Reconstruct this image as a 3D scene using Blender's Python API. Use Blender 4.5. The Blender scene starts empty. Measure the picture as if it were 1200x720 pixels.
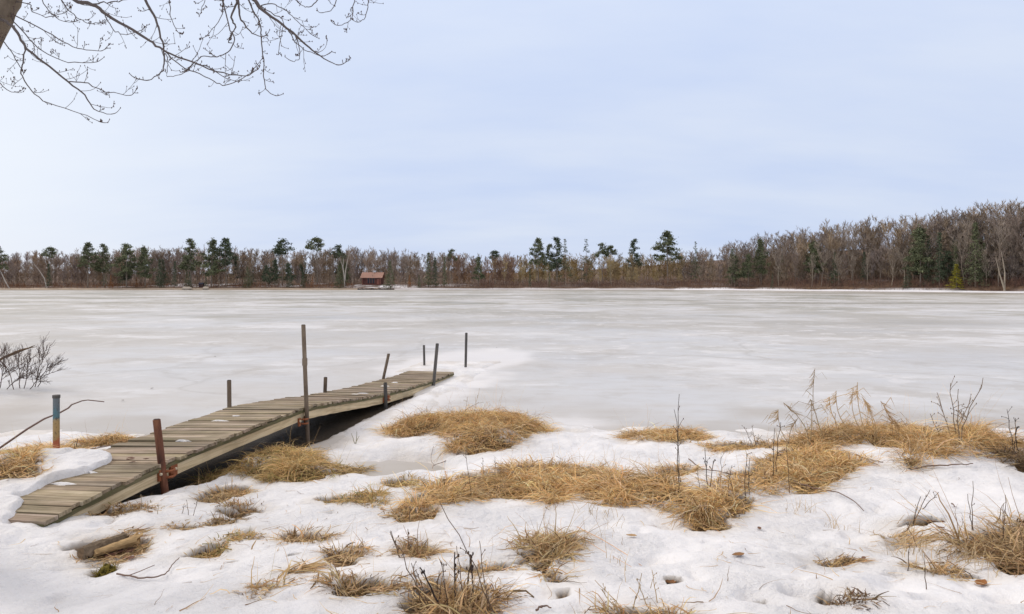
import bpy, math, random
import numpy as np
from mathutils import Vector

R = math.radians
scene = bpy.context.scene
COL = scene.collection
rnd = random.Random(11)
nr = np.random.default_rng(11)

# ------------------------------------------------------------------ camera
F, U0, V0, CZ = 800.0, 600.0, 332.0, 2.25        # focal length (px of a 1200 px frame), horizon, eye height over the ice
cam_d = bpy.data.cameras.new('camera')
cam_d.lens = 24; cam_d.sensor_width = 36
cam_d.shift_y = -(360 - V0) / 1200
cam_d.clip_start = 0.05; cam_d.clip_end = 3000
cam = bpy.data.objects.new('camera', cam_d); COL.objects.link(cam)
cam.location = (0, 0, CZ); cam.rotation_euler = (R(90), 0, 0)
scene.camera = cam

# ------------------------------------------------------------------ sky, sun, exposure
SUN_AZ, SUN_EL = -62.0, 34.0
world = bpy.data.worlds.new('World'); scene.world = world; world.use_nodes = True
wn, wl = world.node_tree.nodes, world.node_tree.links
wn.clear()
def wnode(t, **kw):
    n = wn.new(t)
    for k, v in kw.items(): setattr(n, k, v)
    return n
def wmath(op, a, b=None, c=None):
    n = wnode('ShaderNodeMath', operation=op)
    for i, s in enumerate((a, b, c)):
        if s is None: continue
        if isinstance(s, (int, float)): n.inputs[i].default_value = s
        else: wl.new(s, n.inputs[i])
    return n.outputs[0]
w_out = wnode('ShaderNodeOutputWorld'); w_bg = wnode('ShaderNodeBackground')
w_bg.inputs[1].default_value = 0.1
wl.new(w_bg.outputs[0], w_out.inputs[0])
sky = wnode('ShaderNodeTexSky', sky_type='NISHITA', sun_disc=False)
sky.sun_elevation = R(SUN_EL); sky.sun_rotation = R(SUN_AZ)
sky.air_density = 1.0; sky.dust_density = 1.5; sky.ozone_density = 1.5
tc = wnode('ShaderNodeTexCoord'); sep = wnode('ShaderNodeSeparateXYZ')
wl.new(tc.outputs['Generated'], sep.inputs[0])
zc = wmath('MAXIMUM', sep.outputs[2], 0.0)
den = wmath('ADD', zc, 0.22)
comb = wnode('ShaderNodeCombineXYZ')                # cloud layer: direction projected on a flat ceiling
wl.new(wmath('DIVIDE', sep.outputs[0], den), comb.inputs[0])
wl.new(wmath('DIVIDE', sep.outputs[1], den), comb.inputs[1])
mp = wnode('ShaderNodeMapping'); mp.inputs['Scale'].default_value = (0.6, 1.3, 1); mp.inputs['Rotation'].default_value = (0, 0, R(12))
wl.new(comb.outputs[0], mp.inputs[0])
cn = wnode('ShaderNodeTexNoise'); cn.inputs['Scale'].default_value = 1.3; cn.inputs['Detail'].default_value = 6; cn.inputs['Roughness'].default_value = 0.52
wl.new(mp.outputs[0], cn.inputs['Vector'])
sdir = Vector((math.sin(R(SUN_AZ)) * math.cos(R(SUN_EL)), math.cos(R(SUN_AZ)) * math.cos(R(SUN_EL)), math.sin(R(SUN_EL))))
gdir = Vector((math.sin(R(-41)) * math.cos(R(8)), math.cos(R(-41)) * math.cos(R(8)), math.sin(R(8))))  # thin bright gap in the overcast
dotn = wnode('ShaderNodeVectorMath', operation='DOT_PRODUCT')
wl.new(tc.outputs['Generated'], dotn.inputs[0]); dotn.inputs[1].default_value = gdir
glow = wmath('POWER', wmath('MAXIMUM', dotn.outputs['Value'], 0.0), 26.0)
ccol = wnode('ShaderNodeMix', data_type='RGBA')
wl.new(wmath('MULTIPLY_ADD', wmath('SUBTRACT', cn.outputs['Fac'], 0.5), 2.6, 0.42), ccol.inputs[0])
ccol.inputs[6].default_value = (6.15, 7.15, 9.45, 1); ccol.inputs[7].default_value = (7.5, 8.2, 9.6, 1)
gain = wmath('ADD', wmath('MULTIPLY', wmath('POWER', zc, 2.0), 0.45), wmath('MULTIPLY_ADD', glow, 0.12, 1.0))
over = wnode('ShaderNodeMix', data_type='RGBA'); mr_ = wnode('ShaderNodeMapRange', interpolation_type='SMOOTHSTEP')
mr_.inputs[1].default_value = 0.36; mr_.inputs[2].default_value = 0.78; wl.new(zc, mr_.inputs[0])
gmix = wnode('ShaderNodeMix', data_type='RGBA'); wl.new(wmath('MINIMUM', wmath('MULTIPLY', glow, 0.85), 0.9), gmix.inputs[0])
wl.new(ccol.outputs[2], gmix.inputs[6]); gmix.inputs[7].default_value = (7.9, 8.3, 8.9, 1)
wl.new(mr_.outputs[0], over.inputs[0]); wl.new(gmix.outputs[2], over.inputs[6]); over.inputs[7].default_value = (9.0, 8.2, 7.7, 1)
cscale = wnode('ShaderNodeVectorMath', operation='SCALE')
wl.new(over.outputs[2], cscale.inputs[0]); wl.new(gain, cscale.inputs['Scale'])
wmix = wnode('ShaderNodeMix', data_type='RGBA'); wmix.inputs[0].default_value = 0.93     # a closed overcast with the clear sky just coming through
wl.new(sky.outputs[0], wmix.inputs[6]); wl.new(cscale.outputs[0], wmix.inputs[7])
wl.new(wmix.outputs[2], w_bg.inputs[0])

sun_d = bpy.data.lights.new('sun', 'SUN'); sun_d.energy = 1.5; sun_d.angle = R(14); sun_d.color = (1.0, 0.91, 0.80)
sun = bpy.data.objects.new('sun', sun_d); COL.objects.link(sun)
sun.rotation_euler = sdir.to_track_quat('Z', 'Y').to_euler(); sun.location = (-20, 10, 30)

scene.view_settings.view_transform = 'Standard'; scene.view_settings.look = 'None'
scene.view_settings.exposure = -0.02; scene.view_settings.gamma = 1; scene.view_settings.use_curve_mapping = False
scene.render.engine = 'CYCLES'
scene.cycles.max_bounces = 6; scene.cycles.transparent_max_bounces = 8

# ------------------------------------------------------------------ helpers
def tag(o, label=None, cat=None, group=None, kind=None):
    for k, v in (('label', label), ('category', cat), ('group', group), ('kind', kind)):
        if v: o[k] = v
    return o
def empty(name, loc=(0, 0, 0)):
    o = bpy.data.objects.new(name, None); COL.objects.link(o); o.location = loc; o.empty_display_size = 0.2
    return o

class MB:
    """collects vertices, faces and vertex colours and links them as ONE mesh object"""
    def __init__(s): s.v = []; s.f = {}; s.c = []; s.n = 0
    def add(s, v, faces, col=(1, 1, 1)):
        v = np.asarray(v, float).reshape(-1, 3)
        for fa in faces:
            fa = np.asarray(fa, np.int64)
            if fa.size == 0: continue
            if fa.ndim == 1: fa = fa[None]
            s.f.setdefault(fa.shape[1], []).append(fa + s.n)
        c = np.ones((len(v), 4)); c[:, :3] = np.asarray(col, float)
        s.v.append(v); s.c.append(c); s.n += len(v)
    def tube(s, pts, rad, sides=6, col=(1, 1, 1), cap=True):
        pts = np.asarray(pts, float); n = len(pts)
        rad = np.broadcast_to(np.asarray(rad, float), (n,))
        t = np.gradient(pts, axis=0); t /= np.linalg.norm(t, axis=1, keepdims=True) + 1e-12
        ref = np.array([0.0, 0, 1]) if abs(t[:, 2]).mean() < 0.8 else np.array([0.0, 1, 0.0])
        a = np.cross(t, ref); a /= np.linalg.norm(a, axis=1, keepdims=True) + 1e-12
        b = np.cross(t, a)
        ang = np.arange(sides) * 2 * math.pi / sides
        v = pts[:, None] + rad[:, None, None] * (np.cos(ang)[None, :, None] * a[:, None] + np.sin(ang)[None, :, None] * b[:, None])
        i = np.arange(n - 1)[:, None] * sides; j = np.arange(sides)[None]; k = (j + 1) % sides
        q = np.stack([i + j, i + k, i + sides + k, i + sides + j], -1).reshape(-1, 4)
        fs = [q]
        if cap: fs += [np.arange(sides)[::-1], (n - 1) * sides + np.arange(sides)]
        s.add(v.reshape(-1, 3), fs, col)
    def hexa(s, c8, col=(1, 1, 1)):
        s.add(c8, [[[0, 3, 2, 1], [4, 5, 6, 7], [0, 1, 5, 4], [1, 2, 6, 5], [2, 3, 7, 6], [3, 0, 4, 7]]], col)
    def box(s, c, size, col=(1, 1, 1), rz=0.0):
        x, y, z = np.asarray(size) / 2
        p = np.array([(-x, -y, -z), (x, -y, -z), (x, y, -z), (-x, y, -z), (-x, -y, z), (x, -y, z), (x, y, z), (-x, y, z)])
        ca, sa = math.cos(rz), math.sin(rz)
        p = np.stack([p[:, 0] * ca - p[:, 1] * sa, p[:, 0] * sa + p[:, 1] * ca, p[:, 2]], -1)
        s.hexa(p + np.asarray(c), col)
    def blob(s, c, r, col=(1, 1, 1), seg=6, ring=4, jit=0.0):
        th = np.linspace(0, math.pi, ring + 1)[1:-1]; ph = np.arange(seg) * 2 * math.pi / seg
        v = np.stack([np.sin(th)[:, None] * np.cos(ph), np.sin(th)[:, None] * np.sin(ph), np.cos(th)[:, None] * np.ones(seg)], -1).reshape(-1, 3)
        v = np.vstack([v, [0, 0, 1], [0, 0, -1]]); v = v * (1 + jit * nr.normal(size=(len(v), 1)))
        v = v * np.asarray(r) + np.asarray(c)
        q = []; m = (ring - 1) * seg
        for i in range(ring - 2):
            for j in range(seg): q.append((i * seg + j, (i + 1) * seg + j, (i + 1) * seg + (j + 1) % seg, i * seg + (j + 1) % seg))
        t = [(m, j, (j + 1) % seg) for j in range(seg)] + [(m + 1, (ring - 2) * seg + (j + 1) % seg, (ring - 2) * seg + j) for j in range(seg)]
        s.add(v, [np.array(q, int).reshape(-1, 4), np.array(t)], col)
    def mesh(s, name, mat=None, smooth=False):
        me = bpy.data.meshes.new(name)
        v = np.concatenate(s.v); me.vertices.add(len(v)); me.vertices.foreach_set('co', v.ravel())
        li, ls, tot = [], [], 0
        for k, arrs in s.f.items():
            a = np.concatenate(arrs); li.append(a.ravel()); ls.append(tot + np.arange(len(a)) * k); tot += a.size
        li = np.concatenate(li); ls = np.concatenate(ls)
        me.loops.add(len(li)); me.loops.foreach_set('vertex_index', li.astype(np.int32))
        me.polygons.add(len(ls)); me.polygons.foreach_set('loop_start', ls.astype(np.int32))
        me.update(calc_edges=True)
        at = me.color_attributes.new('Col', 'FLOAT_COLOR', 'POINT'); at.data.foreach_set('color', np.concatenate(s.c).ravel())
        me.polygons.foreach_set('use_smooth', np.full(len(ls), smooth))
        if mat: me.materials.append(mat)
        me.validate()
        return me
    def build(s, name, mat=None, parent=None, smooth=False, loc=None):
        if loc is not None:
            for a in s.v: a -= np.asarray(loc, float)
        o = bpy.data.objects.new(name, s.mesh(name, mat, smooth)); COL.objects.link(o)
        if loc is not None: o.location = loc
        if parent: o.parent = parent
        return o

def ss(e0, e1, x): t = np.clip((x - e0) / (e1 - e0), 0, 1); return t * t * (3 - 2 * t)
def _h(ix, iy, seed):
    n = (ix.astype(np.int64) * 374761393 + iy.astype(np.int64) * 668265263 + seed * 974634541) & 0xFFFFFFFF
    n = ((n ^ (n >> 13)) * 1274126177) & 0xFFFFFFFF
    n = ((n ^ (n >> 16)) * 2246822519) & 0xFFFFFFFF
    return ((n ^ (n >> 15)) & 0xFFFFFF) / float(0xFFFFFF) * 2 - 1
def noise(x, y, sc, seed=0):
    x = np.asarray(x, float) / sc; y = np.asarray(y, float) / sc
    ix, iy = np.floor(x), np.floor(y); fx, fy = x - ix, y - iy
    ux, uy = fx * fx * fx * (fx * (fx * 6 - 15) + 10), fy * fy * fy * (fy * (fy * 6 - 15) + 10)
    a, b, c, d = _h(ix, iy, seed), _h(ix + 1, iy, seed), _h(ix, iy + 1, seed), _h(ix + 1, iy + 1, seed)
    return (a * (1 - ux) + b * ux) * (1 - uy) + (c * (1 - ux) + d * ux) * uy
def fbm(x, y, sc, seed=0, oct=4):
    r = 0; a = 1; t = 0
    for k in range(oct):
        r = r + a * noise(x, y, sc / 2 ** k, seed + k * 17); t += a; a *= 0.5
    return r / t
def polysdf(px, py, poly):
    """signed distance to a polygon, positive inside"""
    p = np.asarray(poly, float); n = len(p)
    d = np.full(px.shape, 1e9); ins = np.zeros(px.shape, bool)
    for i in range(n):
        a, b = p[i], p[(i + 1) % n]; e = b - a
        wx, wy = px - a[0], py - a[1]
        t = np.clip((wx * e[0] + wy * e[1]) / (e @ e + 1e-12), 0, 1)
        d = np.minimum(d, (wx - e[0] * t) ** 2 + (wy - e[1] * t) ** 2)
        c = ((a[1] <= py) != (b[1] <= py)) & (px < a[0] + (py - a[1]) * e[0] / (e[1] if abs(e[1]) > 1e-12 else 1e-12))
        ins ^= c
    d = np.sqrt(d)
    return np.where(ins, d, -d)

def PZ(u, v, z=0.0):                               # where the line of sight through a measured point meets the level z
    y = F * (CZ - z) / (v - V0); return np.array([(u - U0) / F * y, y, z])
def PY(u, v, y): return np.array([(u - U0) / F * y, y, CZ + (V0 - v) / F * y])

# ------------------------------------------------------------------ materials
def mat(name):
    m = bpy.data.materials.new(name); m.use_nodes = True
    nt = m.node_tree; b = nt.nodes['Principled BSDF']
    return m, nt, b
def N(nt, t, **kw):
    n = nt.nodes.new(t)
    for k, v in kw.items():
        if k.startswith('i_'): n.inputs[k[2:].replace('_', ' ')].default_value = v
        else: setattr(n, k, v)
    return n
def mixc(nt, fac, a, b, blend='MIX'):
    n = nt.nodes.new('ShaderNodeMix'); n.data_type = 'RGBA'; n.blend_type = blend
    for i, s in ((0, fac), (6, a), (7, b)):
        if isinstance(s, (int, float)): n.inputs[i].default_value = s
        elif isinstance(s, tuple): n.inputs[i].default_value = (*s, 1) if len(s) == 3 else s
        else: nt.links.new(s, n.inputs[i])
    return n.outputs[2]
def nmath(nt, op, a, b=None, clamp=False):
    n = nt.nodes.new('ShaderNodeMath'); n.operation = op; n.use_clamp = clamp
    for i, s in enumerate((a, b)):
        if s is None: continue
        if isinstance(s, (int, float)): n.inputs[i].default_value = s
        else: nt.links.new(s, n.inputs[i])
    return n.outputs[0]
def ramp(nt, fac, stops, interp='LINEAR'):
    n = nt.nodes.new('ShaderNodeValToRGB'); n.color_ramp.interpolation = interp
    e = n.color_ramp.elements
    while len(e) < len(stops): e.new(0.5)
    for el, (p, c) in zip(e, stops): el.position = p; el.color = (*c, 1) if len(c) == 3 else c
    nt.links.new(fac, n.inputs[0]); return n.outputs[0]
def objnoise(nt, scale, detail=4, rough=0.55, mapscale=None, coord='Object', rot=None):
    t = nt.nodes.new('ShaderNodeTexCoord'); out = t.outputs[coord]
    if mapscale or rot:
        m = nt.nodes.new('ShaderNodeMapping'); nt.links.new(out, m.inputs[0])
        if mapscale: m.inputs['Scale'].default_value = mapscale
        if rot: m.inputs['Rotation'].default_value = rot
        out = m.outputs[0]
    n = nt.nodes.new('ShaderNodeTexNoise'); n.inputs['Scale'].default_value = scale
    n.inputs['Detail'].default_value = detail; n.inputs['Roughness'].default_value = rough
    nt.links.new(out, n.inputs['Vector']); return n.outputs['Fac']
def bump(nt, b, h, strength=0.3, dist=0.01):
    n = nt.nodes.new('ShaderNodeBump'); n.inputs['Strength'].default_value = strength; n.inputs['Distance'].default_value = dist
    nt.links.new(h, n.inputs['Height']); nt.links.new(n.outputs[0], b.inputs['Normal'])
def attr(nt, name='Col'):
    n = nt.nodes.new('ShaderNodeAttribute'); n.attribute_name = name; return n

def plain(name, col, rough=0.85, var=0.35, scale=3.0, spec=0.2, bmp=0.0, mapscale=None):
    """base colour with a noise that darkens and lightens it, multiplied by the vertex colour"""
    m, nt, b = mat(name)
    f = objnoise(nt, scale, 5, 0.6, mapscale)
    c = mixc(nt, f, tuple(x * (1 - var) for x in col), tuple(min(1, x * (1 + var)) for x in col))
    c = mixc(nt, 1.0, c, attr(nt).outputs['Color'], 'MULTIPLY')
    nt.links.new(c, b.inputs['Base Color']); b.inputs['Roughness'].default_value = rough
    b.inputs['Specular IOR Level'].default_value = spec
    if bmp: bump(nt, b, f, bmp, 0.01)
    return m

def make_snow():
    m, nt, b = mat('snow_and_litter')
    a = attr(nt, 'Col'); sp = nt.nodes.new('ShaderNodeSeparateColor'); nt.links.new(a.outputs['Color'], sp.inputs[0])
    litter, thin, mud = sp.outputs[0], sp.outputs[1], sp.outputs[2]
    big = objnoise(nt, 1.6, 5); mid = objnoise(nt, 9, 5, 0.6); fine = objnoise(nt, 130, 3, 0.6)
    sn = mixc(nt, big, (0.74, 0.745, 0.77), (0.845, 0.84, 0.84))
    dirt = ramp(nt, objnoise(nt, 26, 6, 0.72), [(0.60, (0, 0, 0)), (0.78, (1, 1, 1))])
    sn = mixc(nt, nmath(nt, 'MULTIPLY', dirt, 0.30), sn, (0.45, 0.36, 0.27))
    icy = mixc(nt, mid, (0.62, 0.57, 0.50), (0.74, 0.72, 0.70))
    sn = mixc(nt, thin, sn, icy)
    lf = objnoise(nt, 38, 6, 0.75)
    lt = ramp(nt, lf, [(0.28, (0.03, 0.02, 0.012)), (0.45, (0.12, 0.075, 0.035)), (0.6, (0.30, 0.19, 0.085)), (0.75, (0.42, 0.30, 0.16))])
    c = mixc(nt, litter, sn, lt)
    c = mixc(nt, mud, c, (0.03, 0.026, 0.02))  # trench mud, plus the painted shade beneath the dock
    nt.links.new(c, b.inputs['Base Color'])
    nt.links.new(nmath(nt, 'MULTIPLY_ADD', thin, -0.25), b.inputs['Roughness'])
    b.inputs['Roughness'].default_value = 0.6
    for l in list(nt.links):
        if l.to_socket == b.inputs['Roughness']: nt.links.remove(l)
    b.inputs['Specular IOR Level'].default_value = 0.25
    crust = objnoise(nt, 30, 5, 0.65)
    hh = nmath(nt, 'ADD', nmath(nt, 'MULTIPLY', fine, 0.15), nmath(nt, 'ADD', nmath(nt, 'ADD', nmath(nt, 'MULTIPLY', mid, 1.0), nmath(nt, 'MULTIPLY', crust, 0.5)), nmath(nt, 'MULTIPLY', nmath(nt, 'MULTIPLY', lf, litter), 2.0)))
    zone_ = ramp(nt, objnoise(nt, 1.1, 4, 0.6), [(0.38, (0.22, 0.22, 0.22)), (0.62, (1, 1, 1))])
    bump(nt, b, nmath(nt, 'MULTIPLY', hh, zone_), 0.8, 0.07)
    return m
M_SNOW = make_snow()

def make_ice():
    m, nt, b = mat('lake_ice')
    t = nt.nodes.new('ShaderNodeTexCoord'); sep = nt.nodes.new('ShaderNodeSeparateXYZ'); nt.links.new(t.outputs['Object'], sep.inputs[0])
    far = nt.nodes.new('ShaderNodeMapRange'); far.inputs[1].default_value = 18; far.inputs[2].default_value = 75
    nt.links.new(sep.outputs[1], far.inputs[0])                         # blends to darker, more mottled colours further out on the lake
    n1 = objnoise(nt, 0.06, 7, 0.62, (0.8, 1.0, 1), rot=(0, 0, R(8)))
    n2 = objnoise(nt, 0.17, 7, 0.66, (0.8, 1.1, 1), rot=(0, 0, R(-9)))
    n3 = objnoise(nt, 0.022, 5, 0.6, (0.4, 1.7, 1))
    n4 = objnoise(nt, 2.2, 6, 0.65, (0.5, 1.0, 1))
    near = ramp(nt, n1, [(0.30, (0.47, 0.445, 0.405)), (0.43, (0.54, 0.525, 0.505)), (0.56, (0.575, 0.59, 0.61)), (0.66, (0.49, 0.475, 0.44))])
    farc = ramp(nt, n1, [(0.38, (0.24, 0.23, 0.17)), (0.47, (0.38, 0.35, 0.28)), (0.53, (0.60, 0.59, 0.58)), (0.62, (0.31, 0.29, 0.22))])
    c = mixc(nt, far.outputs[0], near, farc)
    streak = ramp(nt, n2, [(0.535, (0, 0, 0)), (0.60, (1, 1, 1))])
    c = mixc(nt, nmath(nt, 'MULTIPLY', streak, 0.75), c, (0.68, 0.69, 0.71))
    dk = ramp(nt, n3, [(0.50, (0, 0, 0)), (0.60, (1, 1, 1))])
    c = mixc(nt, nmath(nt, 'MULTIPLY', nmath(nt, 'MULTIPLY', dk, far.outputs[0]), 0.72), c, (0.24, 0.22, 0.165))
    c = mixc(nt, nmath(nt, 'MULTIPLY', ramp(nt, n4, [(0.46, (0, 0, 0)), (0.62, (1, 1, 1))]), 0.28), c, (0.44, 0.41, 0.365))
    fl = ramp(nt, objnoise(nt, 0.8, 5, 0.7, rot=(0, 0, R(20))), [(0.56, (0, 0, 0)), (0.62, (1, 1, 1))])
    patch = ramp(nt, objnoise(nt, 0.035, 4, 0.6), [(0.44, (0, 0, 0)), (0.6, (1, 1, 1))])
    c = mixc(nt, nmath(nt, 'MULTIPLY', nmath(nt, 'MULTIPLY', fl, patch), 0.9), c, (0.74, 0.73, 0.73))
    wet = ramp(nt, objnoise(nt, 0.42, 6, 0.7, rot=(0, 0, R(35))), [(0.54, (0, 0, 0)), (0.63, (1, 1, 1))])
    c = mixc(nt, nmath(nt, 'MULTIPLY', wet, 0.42), c, (0.40, 0.37, 0.325))     # wet stained patches
    vt = nt.nodes.new('ShaderNodeTexVoronoi'); vt.feature = 'DISTANCE_TO_EDGE'; vt.inputs['Scale'].default_value = 0.075; tw_ = nt.nodes.new('ShaderNodeVectorMath'); tw_.operation = 'MULTIPLY_ADD'
    nn = nt.nodes.new('ShaderNodeTexNoise'); nn.inputs['Scale'].default_value = 0.25; nn.inputs['Detail'].default_value = 6; nt.links.new(t.outputs['Object'], nn.inputs['Vector'])
    nt.links.new(nn.outputs['Color'], tw_.inputs[0]); tw_.inputs[1].default_value = (5, 5, 0); nt.links.new(t.outputs['Object'], tw_.inputs[2]); nt.links.new(tw_.outputs[0], vt.inputs['Vector'])
    ck = ramp(nt, vt.outputs['Distance'], [(0.0, (1, 1, 1)), (0.012, (0, 0, 0))])              # healed cracks
    c = mixc(nt, nmath(nt, 'MULTIPLY', ck, 0.35), c, (0.36, 0.34, 0.31))
    a = attr(nt, 'Col'); sp = nt.nodes.new('ShaderNodeSeparateColor'); nt.links.new(a.outputs['Color'], sp.inputs[0])
    c = mixc(nt, sp.outputs[0], c, (0.78, 0.77, 0.77))                 # thin snow frozen onto the ice
    c = mixc(nt, sp.outputs[1], c, (0.43, 0.40, 0.36))                 # stained slush along the shore
    c = mixc(nt, sp.outputs[2], c, (0.03, 0.027, 0.024))               # shade under the dock, painted dark onto the sloping ice
    nt.links.new(c, b.inputs['Base Color'])
    rr = nt.nodes.new('ShaderNodeMapRange'); rr.inputs[1].default_value = 0.35; rr.inputs[2].default_value = 0.68
    rr.inputs[3].default_value = 0.34; rr.inputs[4].default_value = 0.62
    nt.links.new(n2, rr.inputs[0]); nt.links.new(rr.outputs[0], b.inputs['Roughness'])
    b.inputs['Specular IOR Level'].default_value = 0.3
    bump(nt, b, nmath(nt, 'ADD', n2, nmath(nt, 'MULTIPLY', n4, 0.5)), 0.12, 0.05)
    return m
M_ICE = make_ice()

def make_water():
    m, nt, b = mat('open_water')
    b.inputs['Base Color'].default_value = (0.008, 0.010, 0.012, 1); b.inputs['Roughness'].default_value = 0.08; b.inputs['Specular IOR Level'].default_value = 0.2; b.inputs['IOR'].default_value = 1.2
    bump(nt, b, objnoise(nt, 6, 4, 0.6), 0.25, 0.04)
    return m
M_WATER = make_water()

def make_far_ground():
    m, nt, b = mat('far_shore_ground')
    a = attr(nt, 'Col'); sp = nt.nodes.new('ShaderNodeSeparateColor'); nt.links.new(a.outputs['Color'], sp.inputs[0])
    f = objnoise(nt, 0.8, 6, 0.7)
    c = ramp(nt, f, [(0.3, (0.05, 0.032, 0.02)), (0.55, (0.15, 0.09, 0.055)), (0.75, (0.24, 0.15, 0.08))])
    tan = mixc(nt, f, (0.30, 0.21, 0.12), (0.46, 0.34, 0.21))
    c = mixc(nt, sp.outputs[1], c, tan)
    c = mixc(nt, sp.outputs[0], c, (0.85, 0.85, 0.88))
    nt.links.new(c, b.inputs['Base Color']); b.inputs['Roughness'].default_value = 0.9
    return m
M_FAR = make_far_ground()

def make_wood(name, lo, mid, hi, grain=(3.0, 40.0, 40.0), moss=0.0):
    """weathered board: grain runs along the object's local x of the texture, colour per board from the vertex colour"""
    m, nt, b = mat(name)
    uvn = attr(nt, 'Grain')
    mp = nt.nodes.new('ShaderNodeMapping'); nt.links.new(uvn.outputs['Vector'], mp.inputs[0]); mp.inputs['Scale'].default_value = grain
    n = nt.nodes.new('ShaderNodeTexNoise'); n.inputs['Scale'].default_value = 1.0; n.inputs['Detail'].default_value = 8; n.inputs['Roughness'].default_value = 0.68
    nt.links.new(mp.outputs[0], n.inputs['Vector'])
    c = ramp(nt, n.outputs['Fac'], [(0.28, lo), (0.5, mid), (0.72, hi)])
    c = mixc(nt, 1.0, c, attr(nt).outputs['Color'], 'MULTIPLY')
    blot = objnoise(nt, 2.3, 5, 0.6)
    c = mixc(nt, nmath(nt, 'MULTIPLY', ramp(nt, blot, [(0.48, (0, 0, 0)), (0.7, (1, 1, 1))]), 0.45), c, tuple(x * 0.45 for x in mid))
    if moss:
        mo = ramp(nt, objnoise(nt, 3.1, 5, 0.65), [(0.45, (0, 0, 0)), (0.66, (1, 1, 1))])
        c = mixc(nt, nmath(nt, 'MULTIPLY', mo, moss), c, (0.13, 0.135, 0.05))
    nt.links.new(c, b.inputs['Base Color']); b.inputs['Roughness'].default_value = 0.8; b.inputs['Specular IOR Level'].default_value = 0.25
    bump(nt, b, n.outputs['Fac'], 0.6, 0.008)
    return m
M_PLANK = make_wood('weathered_planks', (0.08, 0.06, 0.036), (0.31, 0.245, 0.16), (0.60, 0.51, 0.385), (0.9, 16, 20), 0.25)
M_BEAM = make_wood('pale_beam', (0.36, 0.27, 0.155), (0.68, 0.54, 0.335), (0.82, 0.70, 0.49), (1.6, 26, 30), 0.06)
M_EDGE = make_wood('mossy_edge', (0.06, 0.055, 0.03), (0.13, 0.115, 0.06), (0.2, 0.17, 0.10), (1.6, 30, 30), 0.6)

def make_metal(name, stops, scale=6, rough=0.7, mapscale=(1, 1, 0.35)):
    m, nt, b = mat(name)
    n = objnoise(nt, scale, 7, 0.7, mapscale)
    c = ramp(nt, n, stops); c = mixc(nt, 1.0, c, attr(nt).outputs['Color'], 'MULTIPLY')
    nt.links.new(c, b.inputs['Base Color']); b.inputs['Roughness'].default_value = rough; b.inputs['Specular IOR Level'].default_value = 0.35
    bump(nt, b, n, 0.5, 0.004)
    return m
M_RUST = make_metal('rusty_pipe', [(0.3, (0.055, 0.022, 0.014)), (0.5, (0.15, 0.056, 0.03)), (0.7, (0.26, 0.115, 0.06))], 7)
M_BRKT = make_metal('rusty_bracket', [(0.3, (0.12, 0.036, 0.016)), (0.5, (0.26, 0.085, 0.034)), (0.7, (0.38, 0.15, 0.07))], 12)
M_PIPE = make_metal('weathered_pipe', [(0.3, (0.07, 0.05, 0.035)), (0.5, (0.16, 0.12, 0.085)), (0.7, (0.27, 0.215, 0.155))], 5)
M_GREY = make_metal('dark_grey_pipe', [(0.3, (0.045, 0.042, 0.04)), (0.5, (0.10, 0.093, 0.085)), (0.7, (0.17, 0.155, 0.14))], 6)
M_BOLT = make_metal('bright_bolt', [(0.3, (0.4, 0.33, 0.22)), (0.7, (0.75, 0.66, 0.5))], 20, 0.4)

def make_painted_pole():
    m, nt, b = mat('peeling_paint_pole')
    t = nt.nodes.new('ShaderNodeTexCoord'); sep = nt.nodes.new('ShaderNodeSeparateXYZ'); nt.links.new(t.outputs['Object'], sep.inputs[0])
    n = objnoise(nt, 14, 6, 0.7)
    z = nmath(nt, 'ADD', sep.outputs[2], nmath(nt, 'MULTIPLY', nmath(nt, 'SUBTRACT', n, 0.5), 0.30))
    mr = nt.nodes.new('ShaderNodeMapRange'); mr.inputs[1].default_value = 0.0; mr.inputs[2].default_value = 0.8; nt.links.new(z, mr.inputs[0])
    c = ramp(nt, mr.outputs[0], [(0.0, (0.10, 0.06, 0.03)), (0.24, (0.15, 0.075, 0.035)), (0.27, (0.36, 0.09, 0.04)), (0.40, (0.33, 0.09, 0.035)), (0.44, (0.34, 0.22, 0.085)),
                                 (0.67, (0.38, 0.26, 0.11)), (0.72, (0.07, 0.17, 0.205)), (0.82, (0.09, 0.18, 0.21)), (0.86, (0.12, 0.16, 0.18)), (1.0, (0.15, 0.17, 0.18))])
    sp = ramp(nt, objnoise(nt, 30, 4, 0.7), [(0.55, (0, 0, 0)), (0.62, (1, 1, 1))])
    c = mixc(nt, nmath(nt, 'MULTIPLY', sp, 0.75), c, (0.07, 0.045, 0.03))
    nt.links.new(c, b.inputs['Base Color']); b.inputs['Roughness'].default_value = 0.65
    bump(nt, b, n, 0.4, 0.004)
    return m
M_PAINT = make_painted_pole()

def make_grass():
    m, nt, b = mat('dry_grass')
    c = attr(nt).outputs['Color']
    nt.links.new(c, b.inputs['Base Color']); b.inputs['Roughness'].default_value = 0.6; b.inputs['Specular IOR Level'].default_value = 0.25
    tr = nt.nodes.new('ShaderNodeBsdfTranslucent'); nt.links.new(c, tr.inputs[0])
    mx = nt.nodes.new('ShaderNodeMixShader'); mx.inputs[0].default_value = 0.18
    nt.links.new(b.outputs[0], mx.inputs[1]); nt.links.new(tr.outputs[0], mx.inputs[2])
    nt.links.new(mx.outputs[0], nt.nodes['Material Output'].inputs[0])
    return m
M_GRASS = make_grass()
M_STALK = plain('dry_stalk', (1, 1, 1), 0.8, 0.25, 20)
M_BARK = plain('grey_bark', (0.17, 0.135, 0.10), 0.95, 0.75, 16, 0.15, 0.6, (1, 1, 0.3))
M_TWIG = plain('dark_twig', (0.115, 0.095, 0.088), 0.85, 0.3, 8)
M_LOG = plain('log_bark', (0.19, 0.145, 0.10), 0.95, 0.85, 34, 0.1, 1.0)
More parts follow.
